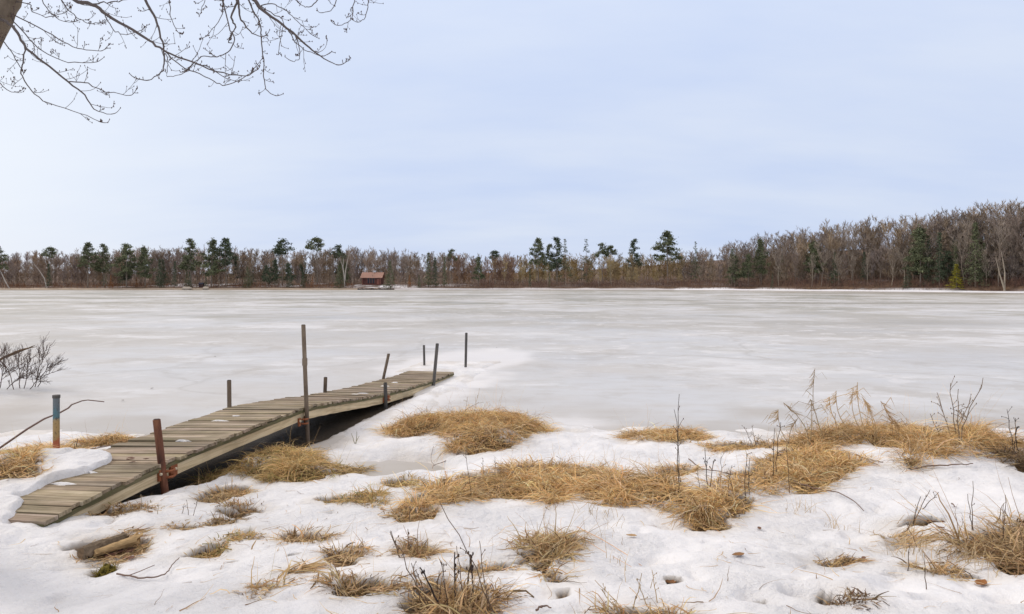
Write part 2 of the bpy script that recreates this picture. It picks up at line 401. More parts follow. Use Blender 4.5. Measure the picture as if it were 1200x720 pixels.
M_LOGW = plain('bare_log_wood', (0.44, 0.30, 0.15), 0.85, 0.65, 18, 0.15, 0.8)
M_MOSS = plain('moss', (0.16, 0.16, 0.045), 0.95, 0.6, 45, 0.1, 0.9)
M_LEAF = plain('dead_leaf', (1, 1, 1), 0.75, 0.3, 30)
M_TRUNK = plain('wood_trunk', (0.25, 0.21, 0.17), 0.95, 0.35, 0.7, 0.1)
M_TRUNKP = plain('pale_trunk', (0.42, 0.36, 0.28), 0.95, 0.3, 0.9, 0.1)
M_BIRCH = plain('birch_trunk', (0.46, 0.42, 0.37), 0.9, 0.3, 1.5, 0.1)
M_CROWN = {k: plain('twigs_' + k, c, 0.95, 0.3, 0.25, 0.1) for k, c in
           dict(grey=(0.32, 0.265, 0.215), purple=(0.30, 0.238, 0.20), tan=(0.44, 0.35, 0.19), red=(0.35, 0.225, 0.15), dark=(0.12, 0.095, 0.08)).items()}
M_NEEDLE = plain('pine_needles', (0.14, 0.155, 0.085), 0.8, 0.4, 0.5, 0.2)
M_NEEDLED = plain('dark_needles', (0.09, 0.112, 0.068), 0.8, 0.4, 0.5, 0.2)
M_NEEDLEY = plain('yellow_green_needles', (0.30, 0.27, 0.03), 0.8, 0.3, 0.8, 0.2)
M_RUSTN = plain('rusty_foliage', (0.34, 0.16, 0.06), 0.9, 0.3, 0.8, 0.1)

# ------------------------------------------------------------------ dock line (measured), shore and bank heights
DX0, DSL = -4.937, 0.2113                          # right edge of the dock: x = DX0 + DSL*y
DN = 1 / math.hypot(1, DSL)
def dockd(x, y): return (x - (DX0 + DSL * y)) * DN  # distance to the right edge, positive to the right
DKY = [5.0, 5.57, 6.4, 6.9, 7.5, 8.4, 9.45, 9.65, 10.4, 11.4, 12.4, 12.6, 13.7, 15.1, 16.55]
DKZ = [.315, .355, .435, .465, .488, .505, .522, .515, .452, .345, .256, .247, .18, .115, .09]
def deckz(y): return np.interp(y, DKY, DKZ)

SHX = [-60, -13, -7.5, -5.2, -3.5, -2.6, -1.0, 0.5, 2, 4, 6, 8, 10, 14, 60]
SHY = [11, 10.6, 10.25, 10.2, 9.6, 9.0, 10.3, 10.6, 10.45, 10.6, 10.7, 10.4, 10.3, 10.8, 12]
def H0(x, y):
    x = np.asarray(x, float); y = np.asarray(y, float)
    s = np.interp(x, SHX, SHY) - y + fbm(x, y, 1.6, 3) * 0.55 + fbm(x, y, .5, 4, 3) * 0.45 * (y > 8.5)
    h = np.interp(s, [-6, -2, 0, .5, 2, 4, 5, 6, 7, 8, 12, 40], [-.8, -.32, .0, .05, .11, .22, .31, .45, .59, .70, .95, 1.4])
    h = h + fbm(x, y, 2.4, 21, 3) * 0.05 * ss(0, 2, s)
    h = h + 0.20 * np.exp(-(((x - 4.6) / 1.9) ** 2 + ((y - 7.3) / 1.2) ** 2)) + .10 * np.exp(-(((x - 7.5) / 1.5) ** 2 + ((y - 7.6) / 1.1) ** 2))
    c = PZ(450, 552, 0)                              # frozen inlet behind the dock's right side
    h = h - 0.26 * np.exp(-(((x - c[0] - 0.1) / 0.75) ** 2 + ((y - c[1]) / 0.42) ** 2)) * (y < 12) * (1 + 1.1 * fbm(x, y, .55, 66))
    d = dockd(x, y); dz = deckz(y)
    ch_w = np.interp(y, [5.9, 6.5, 7.2, 8, 9, 11, 13.5, 14.2], [-.1, .06, .10, .06, .06, .05, .04, -.2])
    lf_ = np.interp(y, [8, 9.5], [-1.02, -1.25])
    ch = ss(lf_ - .2, lf_, d) * ss(0.10, -0.04, d - ch_w + noise(x, y, .3, 5) * .05) * ss(5.75, 6.1, y) * ss(14.4, 13.9, y)
    h = h * (1 - ch) + (-0.5) * ch
    rg = .26 * np.exp(-((d + 1.36) / .13) ** 2) * ss(5.4, 6.2, y) * ss(11.2, 9.8, y); h = np.maximum(h, rg - .02)  # unseen ridge left of the dock, added to shut light out beneath it
    under = ss(-1.2, -1.08, d) * ss(0.06, 0.0, d) * (y > 4.9) * (y < 17)
    h = np.where(under > .01, np.minimum(h, dz - .05 * (y < 6) - .22 * (y >= 6)), h)
    dl = np.interp(y, [4.8, 5.2, 5.5, 6, 6.3, 6.9, 7.3, 8], [.3, .02, -.22, -.52, -.60, -.45, -.92, -1.3]) + noise(x, y, .22, 8) * .10
    dr = ss(0.0, .16, dl - d) * ss(7.5, 7.1, y) * ss(3.6, 4.6, y) * ss(-2.8, -1.3, d)
    h = h + dr * (np.maximum(np.minimum(h, dz + .05), dz + .0) - h)
    return h
def unproj(u, v, hf=None, lift=0.0):
    z = 0.2
    for _ in range(40):
        p = PZ(u, v, z); z = 0.5 * z + 0.5 * (max(float((hf or H0)(p[0], p[1])), 0.03) + lift)
    return PZ(u, v, z)

# ------------------------------------------------------------------ grass patches measured on the ground: label, outline, blade length, density, palette, style, mound
PATCHES = [
 ('wide tawny grass hummock beside the snow right of the dock, nearest to the open ice', [(452,503),(490,492),(560,490),(625,498),(642,508),(612,524),(600,533),(560,537),(530,527),(512,508),(470,510)], .44, 1500, 'gold', 'mat', .16),
 ('sprawling flattened tawny grass in the middle of the bank, below the round hummock', [(480,597),(495,578),(560,562),(640,552),(700,552),(716,562),(680,574),(655,598),(600,590),(560,596),(490,605)], .40, 1300, 'gold', 'mat', .05),
 ('drooping straw grass mound at the centre right with dark weed stems behind', [(690,592),(700,578),(760,573),(820,584),(872,578),(882,600),(850,618),(820,630),(790,612),(740,602),(700,604)], .46, 1500, 'gold', 'mat', .12),
 ('big brown slope of flattened grass falling left from the shore reeds', [(815,582),(880,555),(920,534),(985,532),(1010,547),(985,566),(950,585),(900,594),(870,587)], .40, 1400, 'gold', 'mat', .05),
 ('long golden sedge bank along the right shore under the tall plumed reeds', [(915,528),(960,516),(1050,516),(1100,520),(1110,545),(1080,538),(1050,528),(1000,528),(955,538)], .46, 1500, 'gold', 'mat', .17),
 ('golden sedge mound on the right shore under the bare twiggy shrub', [(1095,520),(1150,516),(1182,530),(1150,545),(1112,547)], .50, 1500, 'gold', 'mat', .22),
 ('dark brown sedge clump at the right edge behind the snow crest', [(1172,545),(1200,535),(1240,540),(1240,560),(1200,560)], .35, 1300, 'dark', 'mat', .05),
 ('low golden grass hummock at the shoreline left of the thin tall weed', [(718,516),(760,508),(815,510),(828,516),(800,522),(740,523)], .36, 1600, 'gold', 'mat', .08),
 ('thin low strip of grass at the shoreline beside the golden slope', [(822,527),(860,523),(905,525),(905,532),(850,533)], .26, 1500, 'gold', 'mat', .02),
 ('green-tinged grass mound against the side of the dock', [(238,562),(285,540),(330,532),(380,545),(432,547),(425,560),(380,571),(330,571),(290,556)], .36, 1500, 'green', 'mat', .12),
 ('golden grass hump at the lake edge just left of the dock', [(98,520),(125,513),(160,514),(162,520),(130,524),(100,526)], .34, 1500, 'gold', 'mat', .06),
 ('long matted straw strip behind the painted pole', [(-60,545),(0,532),(100,524),(108,532),(60,540),(0,548)], .34, 1300, 'gold', 'mat', .04),
 ('straw grass at the left edge in front of the painted pole', [(-60,575),(0,556),(40,552),(48,560),(0,568)], .30, 1200, 'gold', 'mat', .04),
 ('large upright straw tuft with black dead stems at the bottom centre', [(470,720),(478,700),(520,690),(560,700),(580,735),(480,745)], .34, 1700, 'brown', 'tuft', .05),
 ('ragged straw tuft at the bottom, left of the one with black stems', [(388,712),(400,694),(440,690),(475,692),(470,706),(430,706),(400,716)], .28, 1500, 'brown', 'tuft', .04),
 ('combed straw tuft lying down the snow right of the bottom centre', [(603,652),(622,636),(660,630),(682,640),(662,652),(656,668),(641,690),(625,672)], .34, 1700, 'straw', 'tuft', .07),
 ('tall brown tuft at the right edge of the snow', [(1130,655),(1150,632),(1210,618),(1230,685),(1180,684),(1140,666)], .60, 1200, 'brown', 'tuft', .04),
 ('low straw tuft in the lower right with dead leaves beside it', [(1057,678),(1075,669),(1105,670),(1112,683),(1080,686)], .24, 1700, 'straw', 'tuft', .03),
 ('small round brown tuft in the snow left of the two upright tufts', [(382,664),(388,655),(408,652),(422,658),(418,668),(400,672)], .20, 2400, 'brown', 'tuft', .04),
 ('small curled grass tuft in a melted hollow between the dock and the centre', [(327,640),(340,632),(368,633),(384,642),(360,645),(340,643)], .20, 2000, 'brown', 'mat', .03),
 ('green and brown tuft between the dock mound and the frozen inlet, nearer the camera', [(372,592),(395,586),(432,588),(444,596),(420,600),(385,598)], .24, 2000, 'green', 'tuft', .04),
 ('longer brown melted strip of cropped grass below the dock bracket', [(194,623),(230,622),(275,613),(280,620),(245,626),(215,628)], .14, 2400, 'brown', 'tuft', .02),
 ('greenish cropped strip curving down the snow left of the middle', [(214,662),(230,652),(258,645),(295,631),(298,635),(268,648),(250,662),(225,667)], .14, 2400, 'green', 'tuft', .03),
 ('loose straw tuft on the snow just right of the leaning rusty post', [(236,592),(250,580),(290,577),(296,583),(268,592),(250,597)], .22, 1800, 'straw', 'tuft', .03),
 ('narrow brown streak of grass right of the loose straw tuft', [(268,602),(300,598),(306,602),(280,606)], .14, 2200, 'brown', 'mat', .02),
 ('upright straw tuft in the middle, touching the snow bump, with tall stems', [(458,616),(472,604),(515,604),(520,612),(500,622),(470,622)], .26, 1700, 'straw', 'tuft', .03),
 ('dense upright brown tuft just below the middle straw tuft', [(466,655),(474,645),(500,640),(508,652),(490,660)], .30, 2600, 'brown', 'tuft', .04),
 ('thin tuft around a black stem right of the bottom centre', [(538,676),(555,670),(588,670),(592,676),(560,680)], .18, 1800, 'straw', 'tuft', .02),
 ('little spiky tuft alone at the bottom left of the middle', [(296,704),(310,700),(322,701),(316,708)], .20, 2600, 'straw', 'tuft', .02),
 ('flattened pale reeds lying on the snow left of the small round tuft', [(324,686),(335,681),(356,674),(352,682),(335,690)], .26, 900, 'straw', 'flat', .01),
 ('dead grass tufts sheltered under the near end of the dock beam', [(98,608),(130,602),(164,600),(168,606),(140,610),(105,613)], .17, 2400, 'brown', 'tuft', .03),
 ('straw tuft cut by the bottom of the picture right of the centre', [(716,730),(735,722),(790,722),(805,735),(760,750)], .24, 1700, 'straw', 'tuft', .03),
 ('dark little tuft standing in a melt hole at the lower right', [(985,714),(992,706),(1004,705),(1008,714),(996,719)], .14, 3200, 'dark', 'tuft', .02),
 ('low greenish grass strip beside the frozen inlet', [(446,573),(460,569),(484,567),(490,571),(468,575)], .18, 2000, 'green', 'mat', .02),
 ('faint brown streak of bent grass in the snow at the lower right', [(952,668),(980,665),(1006,667),(1004,671),(970,671)], .13, 1500, 'brown', 'flat', .01),
 ('pale wisps of grass around the dead leaf pile at the right', [(1034,640),(1050,622),(1075,640),(1082,652),(1045,655)], .22, 420, 'straw', 'flat', .01),
 ('brown straw litter around the two logs', [(86,660),(98,640),(150,626),(170,640),(152,662),(112,674)], .15, 800, 'brown', 'flat', .01),
 ('little straw tuft bent over the twig on the right snow crest', [(1056,552),(1066,547),(1076,551),(1070,557)], .26, 2200, 'straw', 'mat', .02),
 ('small tan tuft between the shoreline hummock and the centre mound', [(765,562),(785,556),(812,556),(820,560),(795,566),(770,566)], .24, 1500, 'gold', 'mat', .03),
]
PAL = dict(
 gold=[(.82, .55, .25), (.70, .445, .18), (.88, .69, .41), (.50, .31, .135), (.24, .15, .07)],
 straw=[(.66, .46, .23), (.58, .38, .17), (.74, .57, .34), (.38, .23, .10), (.22, .13, .06)],
 brown=[(.56, .38, .19), (.47, .30, .135), (.68, .50, .28), (.28, .165, .075), (.16, .10, .05)],
 dark=[(.28, .18, .09), (.18, .11, .055), (.40, .27, .14), (.11, .07, .035), (.09, .06, .04)],
 green=[(.68, .46, .20), (.60, .40, .16), (.72, .54, .27), (.36, .31, .10), (.17, .11, .05)])
for i, P in enumerate(PATCHES):
    w = np.array([unproj(u, v)[:2] for u, v in P[1]])
    PATCHES[i] = P + (w,)

# other spots where the snow has melted to leaf litter (u, v, half width px, half depth px)
MELT = [(130, 648, 42, 11), (122, 676, 16, 9), (1082, 620, 26, 5), (788, 686, 9, 5), (1140, 650, 22, 9), (270, 667, 4, 2), (345, 663, 6, 2), (1130, 686, 18, 3), (272, 606, 22, 3), (660, 703, 6, 5), (655, 687, 4, 3), (885, 707, 10, 3), (967, 703, 6, 6)]
# hollows trodden or melted into the snow (u, v, radius px x, radius px y, depth m)
DIPS = [(772, 662, 22, 9, .07), (1000, 620, 28, 14, .10), (816, 680, 9, 14, .04), (885, 707, 20, 12, .06), (832, 643, 7, 5, .04), (960, 705, 30, 14, .06), (1045, 700, 26, 10, .05),
        (935, 700, 16, 10, .05), (1095, 715, 30, 8, .06), (700, 618, 20, 7, .05), (780, 622, 14, 6, .05), (560, 640, 20, 8, .03), (345, 668, 12, 4, .03), (230, 690, 40, 8, .03), (640, 705, 20, 8, .04), (1180, 712, 22, 8, .06)]
for k in range(60):
    u_, v_ = rnd.uniform(20, 1190), rnd.uniform(575, 716); r_ = rnd.uniform(4, 11); DIPS.append((u_, v_, r_, r_ * rnd.uniform(.35, .6), rnd.uniform(.018, .05)))
for k in range(9):                                                  # a trodden line up the right slope
    DIPS.append((905 + k * 15 + rnd.uniform(-5, 5), 712 - k * 13 + rnd.uniform(-3, 3), 9 - k * .4, 5 - k * .2, .05))
DIPS = [(unproj(u, v), a, b, d) for u, v, a, b, d in DIPS]
MELT = [(unproj(u, v), a, b) for u, v, a, b in MELT]
APRON = [np.array([PZ(u, v)[:2] for u, v in pl]) for pl in (
    [(335, 556), (375, 520), (400, 503), (470, 466), (525, 447), (534, 437), (480, 435.5), (462, 436.5), (478, 429), (520, 416), (575, 410), (604, 414), (600, 424), (575, 432), (556, 447), (530, 462), (512, 478), (500, 500), (440, 530), (400, 552)],
    [(530, 540), (540, 502), (600, 499), (690, 500), (800, 515), (900, 520), (900, 570), (600, 570)],
    [(-80, 545), (-60, 520), (0, 515), (60, 517), (130, 530), (110, 545)])]

# ------------------------------------------------------------------ snow bank: one height field
def axis(parts):
    out = []
    for a, b, st in parts: out += list(np.arange(a, b, st))
    return np.array(out)
gx = np.concatenate([axis([(-60, -20, 4), (-20, -10, .5), (-10, -5.6, .05)]), axis([(-5.6, 8.6, .028)]), axis([(8.6, 12, .1), (12, 20, .5), (20, 61, 4)])])
gy = np.concatenate([axis([(-40, 0, 3), (0, 2.4, .2)]), axis([(2.4, 5, .016), (5, 8, .022), (8, 12, .035), (12, 19.4, .07)])])
GX, GY = np.meshgrid(gx, gy)
Hb = H0(GX, GY)
lit = np.zeros_like(Hb); thin = np.zeros_like(Hb); mound = np.zeros_like(Hb)
for P in PATCHES:
    w = P[-1]; m = .7
    i0, i1 = np.searchsorted(gx, [w[:, 0].min() - m, w[:, 0].max() + m]); j0, j1 = np.searchsorted(gy, [w[:, 1].min() - m, w[:, 1].max() + m])
    if i1 <= i0 or j1 <= j0: continue
    X, Y = GX[j0:j1, i0:i1], GY[j0:j1, i0:i1]
    sd = polysdf(X, Y, w)
    k = .11 if P[6] > .04 else .05
    sdn = sd + fbm(X, Y, .28, 40) * k * 1.5 - (.30 * ss(-.28, -.5, noise(X, Y, .42, 47)) if P[6] > .04 else 0)
    cover = 0.35 if P[5] == 'flat' else 1.0
    lit[j0:j1, i0:i1] = np.maximum(lit[j0:j1, i0:i1], ss(-.015, .02, sdn - .01) * cover)
    thin[j0:j1, i0:i1] = np.maximum(thin[j0:j1, i0:i1], ss(-.26, .0, sdn) * .6)
    mound[j0:j1, i0:i1] = np.maximum(mound[j0:j1, i0:i1], P[6] * ss(-.05, .35, sd))
for c, a, b in MELT:
    px = c[1] / F; rx, ry = a * px, b * px * c[1] / (CZ - c[2])
    q = 1 - np.sqrt(((GX - c[0]) / rx) ** 2 + ((GY - c[1]) / ry) ** 2) + fbm(GX, GY, .15, 50) * .5
    lit = np.maximum(lit, ss(-.05, .08, q)); thin = np.maximum(thin, ss(-.5, 0, q) * .35)
ap = np.full_like(Hb, -9.0)
for w in APRON:
    ap = np.maximum(ap, polysdf(GX, GY, w))
apn = ap + fbm(GX * .8, GY, .7, 60, 5) * .30
s_in = np.interp(GX, SHX, SHY) - GY
dks = dockd(GX, GY)
apron_h = -.05 + .085 * ss(-.12, .35, apn)
dk_in = (dks < .0) & (dks > -1.12) & (GY < 16.7) & (GY > 5)
chan = ss(-1.55, -1.3, dks) * ss(.12, .0, dks - .08) * ss(5.8, 6.0, GY) * ss(14.4, 13.9, GY)
apron_h = np.where(chan > .02, -.6, apron_h)
apron_h = np.where(dk_in, np.minimum(apron_h, deckz(GY) - .06), apron_h)
snow_t = .055 * (1 - lit) * ss(.02, .12, Hb)
lump = fbm(GX, GY, .75, 70, 3) * .042 + fbm(GX, GY, .22, 80, 3) * .026 + fbm(GX, GY, .08, 85, 2) * .006 + np.maximum(0, noise(GX, GY, .09, 90)) * .004
Hf = Hb + snow_t + mound * (1 - .25 * (1 - lit)) + lump * (1 - .6 * lit) * ss(-.05, .12, Hb)
Hf = np.maximum(Hf, np.where(Hb > -.45, apron_h + lump * .25, -9))
for c, a, b, dp in DIPS:
    px = c[1] / F; rx, ry = a * px, b * px * c[1] / (CZ - c[2])
    q = np.exp(-(((GX - c[0]) / rx) ** 2 + ((GY - c[1]) / ry) ** 2) ** 1.5)
    Hf -= dp * q
dzone = (dks < .05) & (dks > -1.16) & (GY < 7.6) & (GY > 4.8)
Hf = np.where(dzone, np.minimum(Hf, deckz(GY) + .022 + .02 * noise(GX, GY, .16, 77) + .01 * ss(-.5, -1.1, dks)), Hf)
under = (dks < .03) & (dks > -1.14) & (GY > 4.9) & (GY < 17)
Hc = Hf.copy()
thin = np.maximum(thin, .85 * ss(.13, .0, Hf) * ss(-.1, .5, fbm(GX, GY, .6, 95) + .25))
mud_shade_m = ss(-.02, -.12, Hf) * (chan > .02)
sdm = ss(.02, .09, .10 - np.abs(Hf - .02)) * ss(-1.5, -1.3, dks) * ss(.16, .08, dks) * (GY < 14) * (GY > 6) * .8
tr_ = ss(-1.62, -1.5, dks) * ss(.30, .12, dks) * ss(5.7, 6.1, GY) * ss(14.3, 13.8, GY) * np.maximum(ss(.16, .07, Hf) * ss(.3, .12, dks), ss(-.95, -1.0, dks) * ss(7.5, 8.2, GY)); sdm = np.maximum(sdm, tr_); mud_shade_m = np.maximum(mud_shade_m, tr_ * .8)  # trench and ridge sides painted near black for the shade under the deck
class Grid: pass
def HS(x, y):
    """height of the finished bank, bilinear"""
    x = np.asarray(x, float); y = np.asarray(y, float)
    i = np.clip(np.searchsorted(gx, x) - 1, 0, len(gx) - 2); j = np.clip(np.searchsorted(gy, y) - 1, 0, len(gy) - 2)
    tx = np.clip((x - gx[i]) / (gx[i + 1] - gx[i]), 0, 1); ty = np.clip((y - gy[j]) / (gy[j + 1] - gy[j]), 0, 1)
    h = (Hf[j, i] * (1 - tx) + Hf[j, i + 1] * tx) * (1 - ty) + (Hf[j + 1, i] * (1 - tx) + Hf[j + 1, i + 1] * tx) * ty
    return np.maximum(h, 0.0)
def grid_faces(nx, ny):
    i = np.arange(nx - 1)[None]; j = np.arange(ny - 1)[:, None]; a = j * nx + i
    return np.stack([a, a + 1, a + nx + 1, a + nx], -1).reshape(-1, 4)
g = MB(); g.add(np.stack([GX, GY, Hf], -1).reshape(-1, 3), [grid_faces(len(gx), len(gy))], np.stack([np.clip(np.maximum(lit, sdm), 0, 1), np.clip(thin, 0, 1), mud_shade_m], -1).reshape(-1, 3))
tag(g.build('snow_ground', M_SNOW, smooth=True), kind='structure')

# ------------------------------------------------------------------ lake ice and the open water under the dock
ix = np.concatenate([axis([(-420, -60, 30), (-60, -12, 3), (-12, -6, .4)]), axis([(-6, 1.2, .05)]), axis([(1.2, 12, .3), (12, 60, 3), (60, 421, 30)])])
iy = np.concatenate([axis([(3.5, 5.5, .4)]), axis([(5.5, 20, .06)]), axis([(20, 40, 1), (40, 300, 13)])])
IX, IY = np.meshgrid(ix, iy)
d = dockd(IX, IY)
chw = np.interp(IY, [5.9, 6.5, 7.2, 8, 9, 11, 13.5, 14.2], [.1, .14, .14, .08, .08, .06, .04, -.25]) + noise(IX, IY, .35, 12) * .05
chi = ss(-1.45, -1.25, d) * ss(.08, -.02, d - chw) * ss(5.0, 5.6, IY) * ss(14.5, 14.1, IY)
ICZ = fbm(IX, IY, 1.2, 100, 3) * .006 * (IY < 60) - .4 * chi
ai = np.full_like(IX, -9.0)
near = (IY < 25) & (np.abs(IX) < 14)
for w in APRON:
    q = polysdf(IX[near], IY[near], w); ai[near] = np.maximum(ai[near], q)
sh = np.interp(IX, SHX, SHY)
snw = np.where(near, ss(-.9, .0, ai + fbm(IX, IY, .9, 110, 4) * .6) * .75, 0)
slush = np.where(near, ss(2.4, .0, IY - sh + fbm(IX, IY, 1.1, 120, 5) * 2.4) * .75, 0)
c = PZ(450, 552, 0); q = ss(1.0, .5, np.hypot((IX - c[0] - .1) / .9, (IY - c[1]) / .6)); slush = np.maximum(slush, q * .85); snw = snw * (1 - q)
for px, py, rr in [(497, 430, .30), (546, 432, .34)]:                 # dark melt rings round the two poles
    c = PZ(px, py); q = ss(rr, rr * .5, np.hypot(IX - c[0], (IY - c[1])))
    snw *= 1 - q; slush = np.maximum(slush, q * .9)
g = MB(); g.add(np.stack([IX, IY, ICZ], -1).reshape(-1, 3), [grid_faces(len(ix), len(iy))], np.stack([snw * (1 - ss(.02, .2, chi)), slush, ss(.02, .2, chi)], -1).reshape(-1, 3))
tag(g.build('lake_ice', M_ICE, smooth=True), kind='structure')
g = MB(); c = [(-5.6, 5.0), (-1.6, 5.0), (-0.6, 15.2), (-4.2, 15.2)]
g.add([(x, y, -.09) for x, y in c], [[0, 1, 2, 3]])
tag(g.build('open_water', M_WATER), kind='structure')

# ------------------------------------------------------------------ far shore
SU = [-400, -200, 0, 430, 600, 760, 900, 1050, 1200, 1400, 1600]; SV = [339.8, 339.8, 339.9, 339.9, 339.9, 340.2, 341, 342.3, 344, 347, 350]
_y = 1800 / (np.array(SV) - V0); _x = (np.array(SU) - U0) / F * _y
FX = np.concatenate([[-700], _x, [400]]); FY = np.concatenate([[235], _y, [60]])
def shoreY(x): return np.interp(x, FX, FY)
def farz(x, d): return np.interp(d, [-8, 0, .8, 3, 9, 20, 60, 140, 400], [-.8, -.05, .35, .6, .95, 1.9, 3.8, 7.4, 9.0]) * np.where(d > 3, np.interp(x, [0, 60, 130], [1, 1.4, 1.9]), 1)
fx = np.unique(np.concatenate([np.arange(-520, -260, 10), np.arange(-260, 200, 1.0), np.arange(200, 400, 10)]))
fd = np.concatenate([np.arange(-8, -1, 3.5), np.arange(-1, 4, .4), np.arange(4, 24, 1.2), np.arange(24, 150, 8), np.arange(150, 420, 60)])
X, D = np.meshgrid(fx, fd); Dn = D + noise(X, D * 0, 9, 7) * 1.2 + noise(X, D * 0, 3, 9) * .4
Z = farz(X, Dn) + fbm(X, D, 6, 31) * .25 * ss(0, 6, D) + fbm(X, D, 45, 33, 3) * 1.6 * ss(70, 130, D)
uu = U0 + F * X / (shoreY(X) + D)
edge = ss(-.2, .5, Dn) * ss(3.4, 1.6, Dn + noise(X, D, 5, 14) * 1.2)
sn = np.where(uu > 445, edge * np.where(uu > 790, 1.0, .65), edge * .15)
sn = np.maximum(sn, ss(.15, .3, fbm(X, D, 7, 15)) * ss(6, 12, D) * ss(26, 18, D) * np.interp(uu, [0, 90, 420, 480, 560], [.1, .9, .9, .9, .1]))
cab = np.exp(-(((uu - 455) / 35) ** 2)) * ss(2.5, 4, D) * ss(20, 12, D); sn = np.maximum(sn, cab * ss(-.15, .1, fbm(X, D, 3, 16) + .05))
tn = edge * np.where(uu < 445, .9, .2)
g = MB(); g.add(np.stack([X, shoreY(X) + D, Z], -1).reshape(-1, 3), [grid_faces(len(fx), len(fd))], np.stack([sn, tn, tn * 0], -1).reshape(-1, 3))
tag(g.build('far_shore', M_FAR, smooth=True), kind='structure')

# ------------------------------------------------------------------ the wood across the lake: templates of bare trees, larches, pines, spruces
def rv(): v = nr.normal(size=3); return v / np.linalg.norm(v)
def unit(v): v = np.asarray(v, float); return v / (np.linalg.norm(v) + 1e-9)
def ribbon(mb, p, q, w0, w1, col):
    p = np.asarray(p); q = np.asarray(q); sdv = unit(np.cross(q - p, rv()))
    mb.add([p - sdv * w0 / 2, p + sdv * w0 / 2, q + sdv * w1 / 2, q - sdv * w1 / 2], [[0, 1, 2, 3]], col)
def spike(mb, p, q, w, col):
    sdv = unit(np.cross(q - p, rv())) * w / 2; mb.add([p - sdv, p + sdv, q], [[0, 1, 2]], col)
def bare_tree(h, style, dense=1.0, tw=1.0, low=.28):
    t, c = MB(), MB()
    forks = 1 if style != 'fork' else rnd.choice((2, 3))
    r0 = h * .011; low_p = .3 if low < .2 else .12; low = min(low, .4)
    leaders = []
    zs = np.linspace(0, 1, 8)
    wob = np.cumsum(nr.normal(size=(8, 2)) * h * .006, 0); wob -= wob[0]
    stem = np.column_stack([wob, zs * h * (.42 if forks > 1 else .97)])
    t.tube(stem, r0 * (1 - .55 * zs if forks > 1 else 1 - .9 * zs), 5)
    if forks > 1:
        for k in range(forks):
            a = 2 * math.pi * (k / forks) + rnd.random(); e = h * rnd.uniform(.10, .2)
            zz = np.linspace(0, 1, 6)
            l = stem[-1] + np.column_stack([np.cos(a) * e * zz ** .8, np.sin(a) * e * zz ** .8, zz * h * rnd.uniform(.46, .58)])
            t.tube(l, r0 * .5 * (1 - .88 * zz), 4); leaders.append(l)
    else: leaders = [stem]
    for l in leaders:
        nl = int((24 if forks == 1 else 13) * dense)
        for k in range(nl):
            f = rnd.uniform(low if forks == 1 else .0, .97)
            if forks > 1 and rnd.random() < low_p: l_ = stem; f = rnd.uniform(low / .42, 1)
            else: l_ = l
            i = f * (len(l_) - 1); b = l_[int(i)] + (l_[min(int(i) + 1, len(l_) - 1)] - l_[int(i)]) * (i % 1)
            a = rnd.uniform(0, 2 * math.pi); el = R(rnd.uniform(38, 76))
            if style == 'larch': el = R(rnd.uniform(-12, 25)); L = h * (.17 * (1 - f) + .035) * rnd.uniform(.7, 1.3)
            else: L = h * rnd.uniform(.14, .26) * (1.1 - .6 * f)
            dr = np.array([math.cos(a) * math.cos(el), math.sin(a) * math.cos(el), math.sin(el)])
            e = b + dr * L + np.array([0, 0, L * .12])
            m_ = (b + e) / 2 - np.array([0, 0, L * .05])
            sh = rnd.uniform(.75, 1.2)
            ribbon(c, b, m_, h * .0055, h * .004, (sh * .8,) * 3); ribbon(c, m_, e, h * .004, h * .0025, (sh * .85,) * 3)
            for q in range(7 if style != 'larch' else 8):
                g_ = rnd.uniform(.3, 1); p0 = b + (e - b) * g_
                d2 = unit(dr * .8 + rv() * .75 + np.array([0, 0, .65 if style != 'larch' else 0]))
                L2 = L * rnd.uniform(.22, .5); p1 = p0 + d2 * L2
                spike(c, p0, p1, h * .0042 * tw, (sh,) * 3)
                for _ in range(3):
                    p2 = p0 + (p1 - p0) * rnd.uniform(.4, 1); d3 = unit(d2 + rv() * .7 + np.array([0, 0, .5]))
                    spike(c, p2, p2 + d3 * L2 * rnd.uniform(.5, 1.0), h * .0036 * tw, (sh * 1.1,) * 3)
    return t.mesh('trunk', M_TRUNK), c.mesh('crown', M_CROWN['grey'])
def tuft(mb, p, s, n, up=0.2, flat=.6):
    sh = rnd.uniform(.55, 1.5)
    for _ in range(n):
        o = p + nr.normal(size=3) * s * np.array([.5, .5, .5 * flat])
        a = unit(rv() + np.array([0, 0, up])); b = unit(np.cross(a, rv()))
        L = s * rnd.uniform(.5, 1.0)
        mb.add([o - b * L * .27, o + b * L * .27, o + a * L], [[0, 1, 2]], np.array((sh, sh, sh)) * rnd.uniform(.8, 1.25))
